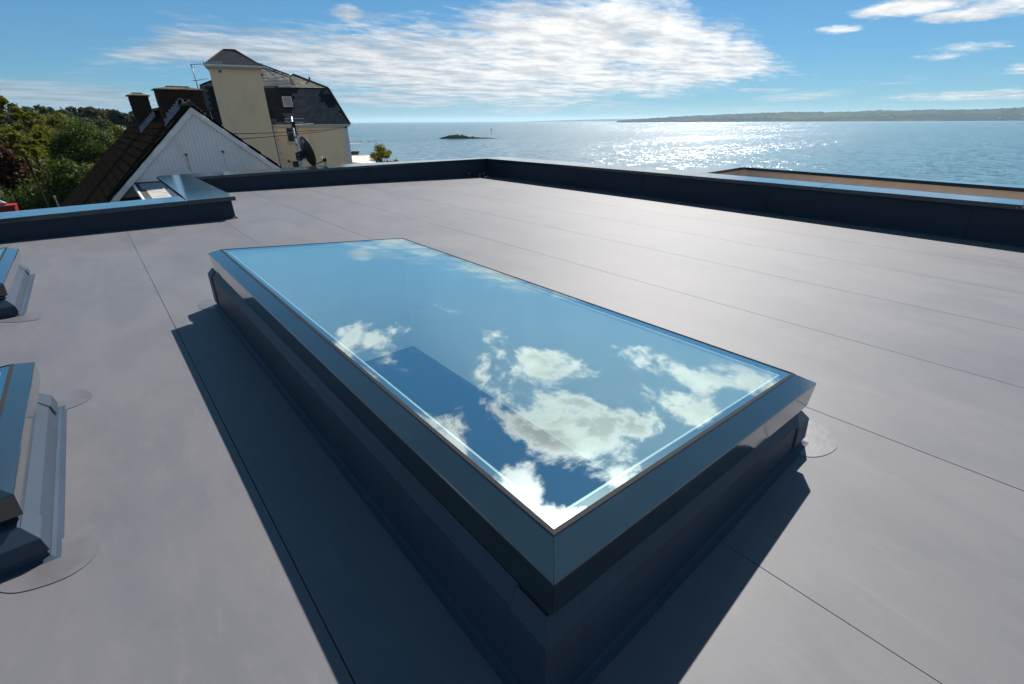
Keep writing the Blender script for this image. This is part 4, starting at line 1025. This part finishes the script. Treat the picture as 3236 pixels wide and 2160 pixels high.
for dx_ in (-.012, .014):
    mb = MB(); mb.tube([lnb+Vector((dx_, 0, -.03)), lnb+Vector((dx_, 0, -.10))], .006, 6); mb.obj('cable', BLACKM, MA)
for (x0, x1, z0, z1, r) in ((-.13, .24, 1.175, 1.175, .006), (-.135, .235, 1.118, 1.102, .006), (-.12, .035, .912, .916, .006)):
    mb = MB(); mb.tube([(x0, -.01, z0), (x1, -.01, z1)], r, 6); mb.obj('element', ALU, MA)
mb = MB(); mb.tube([(-.02, -.02, 1.05), (.46, .06, 1.078)], .008, 8); mb.obj('boom', ALU, MA)
mb = MB(); mb.tube([(.03, -.08, 1.062), (.32, .12, 1.07)], .006, 6); mb.obj('element', ALU, MA)
mb = MB(); mb.tube([(.02, 0, 1.0), (.09, 0, .97), (.11, 0, 1.02), (.10, 0, 1.05)], .006, 6); mb.obj('cable', BLACKM, MA)
mb = MB(); mb.tube([(.035, 0, 1.05), (.04, 0, .95), (.075, 0, .86)], .014, 6); mb.box((-.02, -.03, 1.0), (.05, .03, 1.12)); mb.obj('junction', BLACKM, MA)

# ------------------------------------------------------------------ vegetation
def leafmat(name, c1, c2, tr=.35, sc=.8):
    m = bpy.data.materials.new(name); m.use_nodes = True; nt = m.node_tree; nt.nodes.clear(); g = NG(nt)
    pos = g.node('ShaderNodeNewGeometry').outputs['Position']
    f = g.sstep(g.noise(pos, sc, 3, .6), .38, .62); f2 = g.noise(pos, 9., 2, .5)
    c = g.mix(f, (*c1, 1), (*c2, 1)); c = g.mix(g.m('MULTIPLY', g.sstep(f2, .35, .7), .5), c, (c2[0]*1.35, c2[1]*1.3, c2[2]*1.1, 1))
    d = g.node('ShaderNodeBsdfPrincipled'); nt.links.new(c, d.inputs['Base Color']); d.inputs['Roughness'].default_value = .6; d.inputs['Specular IOR Level'].default_value = .15
    t = g.node('ShaderNodeBsdfTranslucent'); ct = g.mix(1.0, c, (1.5, 1.6, .5, 1), 'MULTIPLY'); nt.links.new(ct, t.inputs[0])
    mx = g.node('ShaderNodeMixShader'); mx.inputs[0].default_value = tr; nt.links.new(d.outputs[0], mx.inputs[1]); nt.links.new(t.outputs[0], mx.inputs[2])
    o = g.node('ShaderNodeOutputMaterial'); nt.links.new(mx.outputs[0], o.inputs[0]); return m
LY = leafmat('leaf_yellow_green', (0.0420, 0.0492, 0.0072), (0.1020, 0.0930, 0.0132), .5)
LD = leafmat('leaf_laurel', (0.0180, 0.0324, 0.0090), (0.0540, 0.0765, 0.0162), .3, .9)
LO = leafmat('leaf_olive', (0.0331, 0.0403, 0.0072), (0.0828, 0.0806, 0.0115), .45)
LP = leafmat('leaf_pine', (0.0085, 0.0170, 0.0102), (0.0204, 0.0323, 0.0170), .15)
LB = leafmat('leaf_blue_green', (0.0153, 0.0306, 0.0187), (0.0357, 0.0561, 0.0272), .25)
LR = leafmat('leaf_copper', (0.0263, 0.0105, 0.0090), (0.0450, 0.0180, 0.0135), .3)
LN = leafmat('leaf_brown_green', (0.0240, 0.0224, 0.0112), (0.0440, 0.0384, 0.0176), .25)
def leaves(name, clumps, nleaf, size, m, parent, seed, shell=.55, flat=.0):
    rg = np.random.default_rng(seed); C_ = np.array([c[:3] for c in clumps]); Rr = np.array([c[3] for c in clumps])
    w_ = Rr**2; w_ = w_/w_.sum(); idx = rg.choice(len(clumps), nleaf, p=w_)
    d = rg.normal(size=(nleaf, 3)); d /= np.linalg.norm(d, axis=1)[:, None]
    rad = Rr[idx]*(shell+(1-shell)*rg.random(nleaf)**.6)*(1+.22*rg.normal(size=nleaf))
    P = C_[idx]+d*rad[:, None]*np.array([1, 1, .82])
    nrm = d+rg.normal(size=(nleaf, 3))*.75; nrm /= np.linalg.norm(nrm, axis=1)[:, None]
    a = np.cross(nrm, rg.normal(size=(nleaf, 3))); a /= np.linalg.norm(a, axis=1)[:, None]; b = np.cross(nrm, a)
    s = size*(.6+.8*rg.random(nleaf))[:, None]
    fold = nrm*s*.18
    V = np.stack([P-a*s, P-b*s*.5+fold*0, P+a*s, P+b*s*.5+fold], 1).reshape(-1, 3)
    n = nleaf
    me = bpy.data.meshes.new(name); me.vertices.add(4*n); me.vertices.foreach_set('co', V.ravel())
    me.loops.add(4*n); me.loops.foreach_set('vertex_index', np.arange(4*n)); me.polygons.add(n)
    me.polygons.foreach_set('loop_start', np.arange(0, 4*n, 4)); me.polygons.foreach_set('loop_total', np.full(n, 4)); me.update(); me.validate()
    me.materials.append(m); return link_mesh(name, me, parent)
def tree(name, label, cat, az_, dist, top_el, rad, m, nleaf, size, zg=-6, crown_h=None, nclump=26, seed=1, group=None, spread=1., shell=.5, sparse=False, squash=1.0):
    rr = random.Random(seed); x, y = dist*math.sin(R(az_)), dist*math.cos(R(az_)); ztop = 1.1+dist*math.tan(R(top_el))
    T = empty(name, (x, y, zg)); tag(T, label, cat, group)
    H_ = ztop-zg; ch = crown_h or H_*.85; zc = H_-ch/2
    cl = []
    for k in range(int(nclump*(1 if sparse else 2.0))):
        for _ in range(20):
            v = Vector((rr.uniform(-1, 1), rr.uniform(-1, 1), rr.uniform(-1, 1)))
            if .25 < v.length < 1: break
        cr = rad*rr.uniform(.17, .36)*(.75 if sparse else 1)
        v *= .80
        prof = 1.0-.25*max(0, v.z)
        px_, py_, pz_ = v.x*rad*prof*spread, v.y*rad*prof*spread, zc+v.z*ch/2
        pz_ = min(pz_, H_-cr*.82)
        cl.append((px_, py_, pz_, cr))
    cl.append((0, 0, H_-rad*.30, rad*.34))
    if not sparse and dist < 100:
        cl += [(0, 0, H_-rad*.78, rad*.74), (rad*.15, 0, H_-rad*1.5, rad*.85), (-rad*.1, .1, H_-rad*2.1, rad*.8)]
    leaves('crown', cl, nleaf, size, m, T, seed, shell)
    mb = MB(); tr = max(.035, rad*.06); mb.tube([(0, 0, -.3), (rr.uniform(-.1, .1)*rad, 0, H_*.35), (rr.uniform(-.15, .15)*rad, rr.uniform(-.1, .1)*rad, H_*.72), (0, 0, H_*.93)], [tr*1.5, tr, tr*.55, tr*.15], 8)
    mb.obj('trunk', BARK, T, True)
    lb = MB()
    for c in cl[:10]:
        z0 = min(c[2]*.75, H_*.7); mid = Vector((c[0]*.45, c[1]*.45, (z0+c[2])/2+.1)); lb.tube([(0, 0, z0), mid, (c[0]*.9, c[1]*.9, c[2])], [tr*.45, tr*.28, tr*.1], 5)
    lb.obj('limbs', BARK, T, True)
    return T
tree('laurel_tree', 'large round dark glossy evergreen tree just left of the gabled house', 'tree', .45, 50, .48, 2.7, LD, 75000, .07, crown_h=6.6, nclump=46, seed=11)
tree('laurel_bush', 'lower dark evergreen bush at the foot of the round tree', 'bush', -1.6, 46, -2.6, 1.5, LD, 14000, .09, crown_h=3.8, nclump=18, seed=12)
tree('laurel_bush', 'dark bush just above the left parapet beside the tiled roof', 'bush', .3, 45, -3.1, 1.9, LD, 16000, .085, crown_h=3.6, nclump=22, seed=13)
tree('sycamore_tree', 'broad yellow green tree at the far left edge', 'tree', -4.1, 62, -.05, 2.8, LY, 46000, .10, crown_h=6.2, nclump=34, seed=14)
tree('sycamore_tree', 'yellow green tree between the edge tree and the round evergreen', 'tree', -2.0, 66, -.05, 2.2, LY, 38000, .10, crown_h=6.2, nclump=28, seed=15)
tree('sycamore_tree', 'shaded green tree low behind the red container', 'tree', -3.9, 54, -2.3, 1.9, LO, 18000, .11, crown_h=4, nclump=22, seed=25)
tree('young_sapling', 'tall thin sapling with pale leaves against the sky at the left edge', 'tree', -3.75, 44, 2.0, .75, LY, 1500, .11, crown_h=4.2, nclump=16, seed=16, sparse=True, spread=1.3)
tree('young_sapling', 'shorter pale sapling right of the tallest one', 'tree', -3.1, 47, 1.25, .8, LY, 2200, .11, crown_h=3.6, nclump=14, seed=17, sparse=True, spread=1.3)
tree('oak_tree', 'olive green rounded tree behind the yellow ones', 'tree', -.75, 88, .85, 2.3, LO, 20000, .17, crown_h=6, nclump=28, seed=18)
tree('oak_tree', 'olive green tree nearer the left edge in the middle distance', 'tree', -2.3, 90, .95, 2.3, LO, 20000, .17, crown_h=6.5, nclump=28, seed=19)
tree('copper_beech', 'dark red leaved tree cut by the left edge', 'tree', -5.3, 50, -.9, 1.2, LR, 12000, .10, crown_h=3.8, nclump=18, seed=20)
tree('garden_shrub', 'light green shrub showing over the tiled roof edge', 'shrub', 2.9, 74, -.15, 1.5, LO, 12000, .13, crown_h=5, nclump=18, seed=21)
tree('garden_shrub', 'low green shrub right of the round evergreen near the narrow chimney', 'shrub', 3.8, 84, -.75, 1.7, LY, 12000, .14, crown_h=4, nclump=16, seed=22)
far = [(-4.9, 1.55, LP, 'dark'), (-4.1, 1.35, LB, ''), (-3.2, 1.50, LP, 'd'), (-2.5, 1.30, LB, ''), (-1.75, 1.40, LB, ''), (-1.1, 1.30, LB, ''), (-.35, 1.15, LB, ''), (.3, 1.35, LP, ''), (.95, 1.25, LN, ''), (1.5, 1.38, LN, ''), (2.05, 1.2, LN, ''), (2.6, 1.12, LP, ''), (3.15, 1.12, LP, ''), (3.75, .85, LP, ''), (4.4, 1.02, LB, ''), (5.1, .8, LP, ''), (-6, 1.5, LP, ''), (-7.2, 1.4, LB, '')]
fl = ['dark pine at the far left end of the headland wood', 'grey green tree second from the left of the headland wood', 'dark flat topped pine above the thin saplings', 'blue green tree right of the flat topped pine', 'feathery blue green tree above the yellow trees', 'blue green tree in the middle of the headland wood', 'dull green tree above the olive oak', 'dark domed pine over the round evergreen',
      'brown green tree right of the domed pine', 'tallest brown green tree over the round evergreen', 'brown green tree sloping down toward the pines', 'ragged dark pine with bare stems, left of the gap', 'ragged dark pine with the sea behind its bare stems', 'low dark pine nearest the narrow chimney', 'light green tree touching the narrow chimney', 'dark pine hidden behind the narrow chimney', 'dark pine beyond the left edge', 'blue green tree beyond the left edge']
for k, ((a, e, m_, _), lb) in enumerate(zip(far, fl)):
    bare = k in (11, 12, 13, 15)
    d_ = 165+(k % 3)*9
    tree('pine_tree' if m_ is LP else 'woodland_tree', lb, 'tree', a, d_, e, 2.9 if not bare else 2.2, m_, 9000, .30 if not bare else .26, zg=-6.5, crown_h=7.5 if not bare else 3.6, nclump=24, seed=40+k, group='trees on the headland', squash=1)
# undergrowth under the headland wood, left of the gap
def hedge(name, pts, dist, h0, h1, m, seed, nleaf, size, label):
    cl = []; rr = random.Random(seed)
    for a in np.linspace(pts[0], pts[1], 26):
        d = dist+rr.uniform(-3, 3); cl.append((d*math.sin(R(a)), d*math.cos(R(a)), rr.uniform(h0, h1), 1.7))
    o = leaves(name, cl, nleaf, size, m, None, seed); tag(o, label, 'hedge'); return o
hedge('undergrowth', (-8, 2.4), 150, -4.0, 1.0, LB, 70, 30000, .30, 'dark blue green undergrowth below the headland trees')
hedge('undergrowth', (-12, 2.2), 49, -5.6, -3.4, LD, 72, 26000, .10, 'dark shaded undergrowth at the foot of the left trees')
hedge('undergrowth', (-9, 3.2), 110, -5.5, -3.2, LO, 71, 20000, .22, 'green undergrowth in front of the headland wood')
tree('seaside_bush', 'airy leafy bush against the sea right of the cream house', 'bush', 26.0, 60, -2.15, 2.1, LY, 4200, .12, zg=-7.5, crown_h=4.6, nclump=24, seed=30, sparse=True, spread=1.15, shell=.2)

# conservatory roof and outbuilding right of the cream house
CV = empty('conservatory', (25.2, 55.5, -6)); tag(CV, 'lean-to conservatory with pale panelled roof beside the cream house', 'conservatory')
def cvp(az_, d, el_): return Vector((d*math.sin(R(az_)), d*math.cos(R(az_)), 1.1+d*math.tan(R(el_))))-Vector((25.2, 55.5, -6))
c00, c10 = cvp(22.6, 62, -3.35), cvp(24.85, 62, -3.33); c01, c11 = cvp(22.5, 58, -3.95), cvp(25.6, 55.5, -4.5)
for k in range(3):
    a, b = k/3+.015, (k+1)/3-.015
    mb = MB(); mb.prism([c01.lerp(c11, a), c01.lerp(c11, b), c00.lerp(c10, b), c00.lerp(c10, a)], (0, 0, -.03)); mb.obj('roof_panel', POLY, CV)
for k in range(4):
    mb = MB(); mb.tube([c01.lerp(c11, k/3)+Vector((0, 0, .01)), c00.lerp(c10, k/3)+Vector((0, 0, .01))], .045, 6); mb.obj('glazing_bar', GUTTER, CV)
mb = MB(); mb.tube([c00, c10], .07, 8); mb.tube([c01, c11], .09, 8); mb.obj('eaves_beam', GUTTER, CV)
for k in range(2):
    p, q = c01.lerp(c11, k*.5+.04)-Vector((0, 0, .12)), c01.lerp(c11, k*.5+.46)-Vector((0, 0, .12))
    mb = MB(); mb.prism([p-Vector((0, 0, 2)), q-Vector((0, 0, 2)), q, p], (.02, .05, 0)); mb.obj('pane', DGLASS, CV)
mb = MB(); mb.tube([c01.lerp(c11, .5), c01.lerp(c11, .5)-Vector((0, 0, 2.2))], .06, 6); mb.obj('post', GUTTER, CV)
SH = empty('shore_house', (35, 80, -9)); tag(SH, 'low building with dark tiled roof showing past the cream house corner', 'house')
def shp(az_, d, z): return Vector((d*math.sin(R(az_)), d*math.cos(R(az_)), z))-Vector((35, 80, -9))
q1, q2 = shp(21.5, 82, -2.95), shp(23.75, 82, -3.05)
mb = MB(); mb.prism([shp(21.5, 80, -3.75), shp(23.65, 80, -3.85), q2, q1], (0, 0, -.1)); mb.obj('roof', TILE, SH)
mb = MB(); mb.prism([shp(21.5, 80.3, -9), shp(23.4, 80.3, -9), shp(23.4, 80.3, -3.9), shp(21.5, 80.3, -3.8)], (.3, .6, 0)); mb.obj('wall', CREAM, SH)
mb = MB(); mb.prism([shp(23.45, 79.9, -4.1), shp(23.62, 79.9, -4.1), shp(23.85, 81, -3.1), shp(23.75, 81.5, -3.0)], (0, .1, 0)); mb.obj('verge_board', QUOIN, SH)

# red container with rubbish at the left edge
SK = empty('red_skip', (-5.45, 42, -3.40)); tag(SK, 'red container heaped with grey and white rubbish at the left edge', 'skip')
mb = MB(); v0 = [(-2.2, -.8, -2), (1.1, -.8, -2), (1.1, .8, -2), (-2.2, .8, -2), (-2.5, -.9, .05), (1.35, -.9, .05), (1.35, .9, .05), (-2.5, .9, .05)]
mb.add(v0, [(0, 3, 2, 1), (0, 1, 5, 4), (1, 2, 6, 5), (2, 3, 7, 6), (3, 0, 4, 7), (4, 5, 6, 7)]); mb.obj('body', REDP, SK)
mb = MB(); mb.box((-2.55, -.97, .03), (1.4, -.89, .13)); mb.obj('rim', REDP, SK)
rr = random.Random(5)
for k in range(9):
    s = rr.uniform(.14, .3); c = Vector((-2.1+k*.35+rr.uniform(-.1, .1), rr.uniform(-.5, .3), .08+s*.5)); n = 7
    vs = [c+Vector((0, 0, s*.8))]+[c+Vector((s*rr.uniform(.7, 1.3)*math.cos(2*math.pi*j/n), s*rr.uniform(.7, 1.2)*math.sin(2*math.pi*j/n), s*rr.uniform(-.2, .4))) for j in range(n)]+[c-Vector((0, 0, s))]
    mb = MB(); mb.add(vs, [[0, 1+j, 1+(j+1) % n] for j in range(n)]+[[n+1, 1+(j+1) % n, 1+j] for j in range(n)])
    o = mb.obj('rubbish_bag', [LEAD, WHITE, DARKST, LEAD][k % 4]); o.location = (-5.45, 42, -3.40)
    tag(o, 'bag of rubbish heaped on top of the red container', 'bag', 'rubbish on the red container')
mb = MB(); mb.tube([(-1.4, 26.5, -2.3), (-1.4, 26.5, -1.55)], .025, 8); mb.box((-1.44, 26.46, -1.55), (-1.36, 26.54, -1.50)); tag(mb.obj('vent_pipe', STEEL), 'thin pale vent pipe rising just above the left coping', 'pipe')

# ------------------------------------------------------------------ thin sea haze
hz = bpy.data.materials.new('haze'); hz.use_nodes = True; nt = hz.node_tree; nt.nodes.clear()
vp = nt.nodes.new('ShaderNodeVolumePrincipled'); vp.inputs['Color'].default_value = (.62, .84, 1.0, 1); vp.inputs['Density'].default_value = 5e-5; vp.inputs['Anisotropy'].default_value = .2
ho = nt.nodes.new('ShaderNodeOutputMaterial'); nt.links.new(vp.outputs[0], ho.inputs['Volume'])
mb = MB(); mb.box((-24000, -24000, -16), (24000, 24000, 150)); o = mb.obj('haze', hz); tag(o, kind='stuff')

# the gabled house, its aerial and lean-to stand a little farther out
KF = 1.25; CP = Vector((0, 0, 1.1))
for t_ in (GH, AE, LT):
    t_.location = CP+(Vector(t_.location)-CP)*KF; t_.scale = (KF, KF, KF)
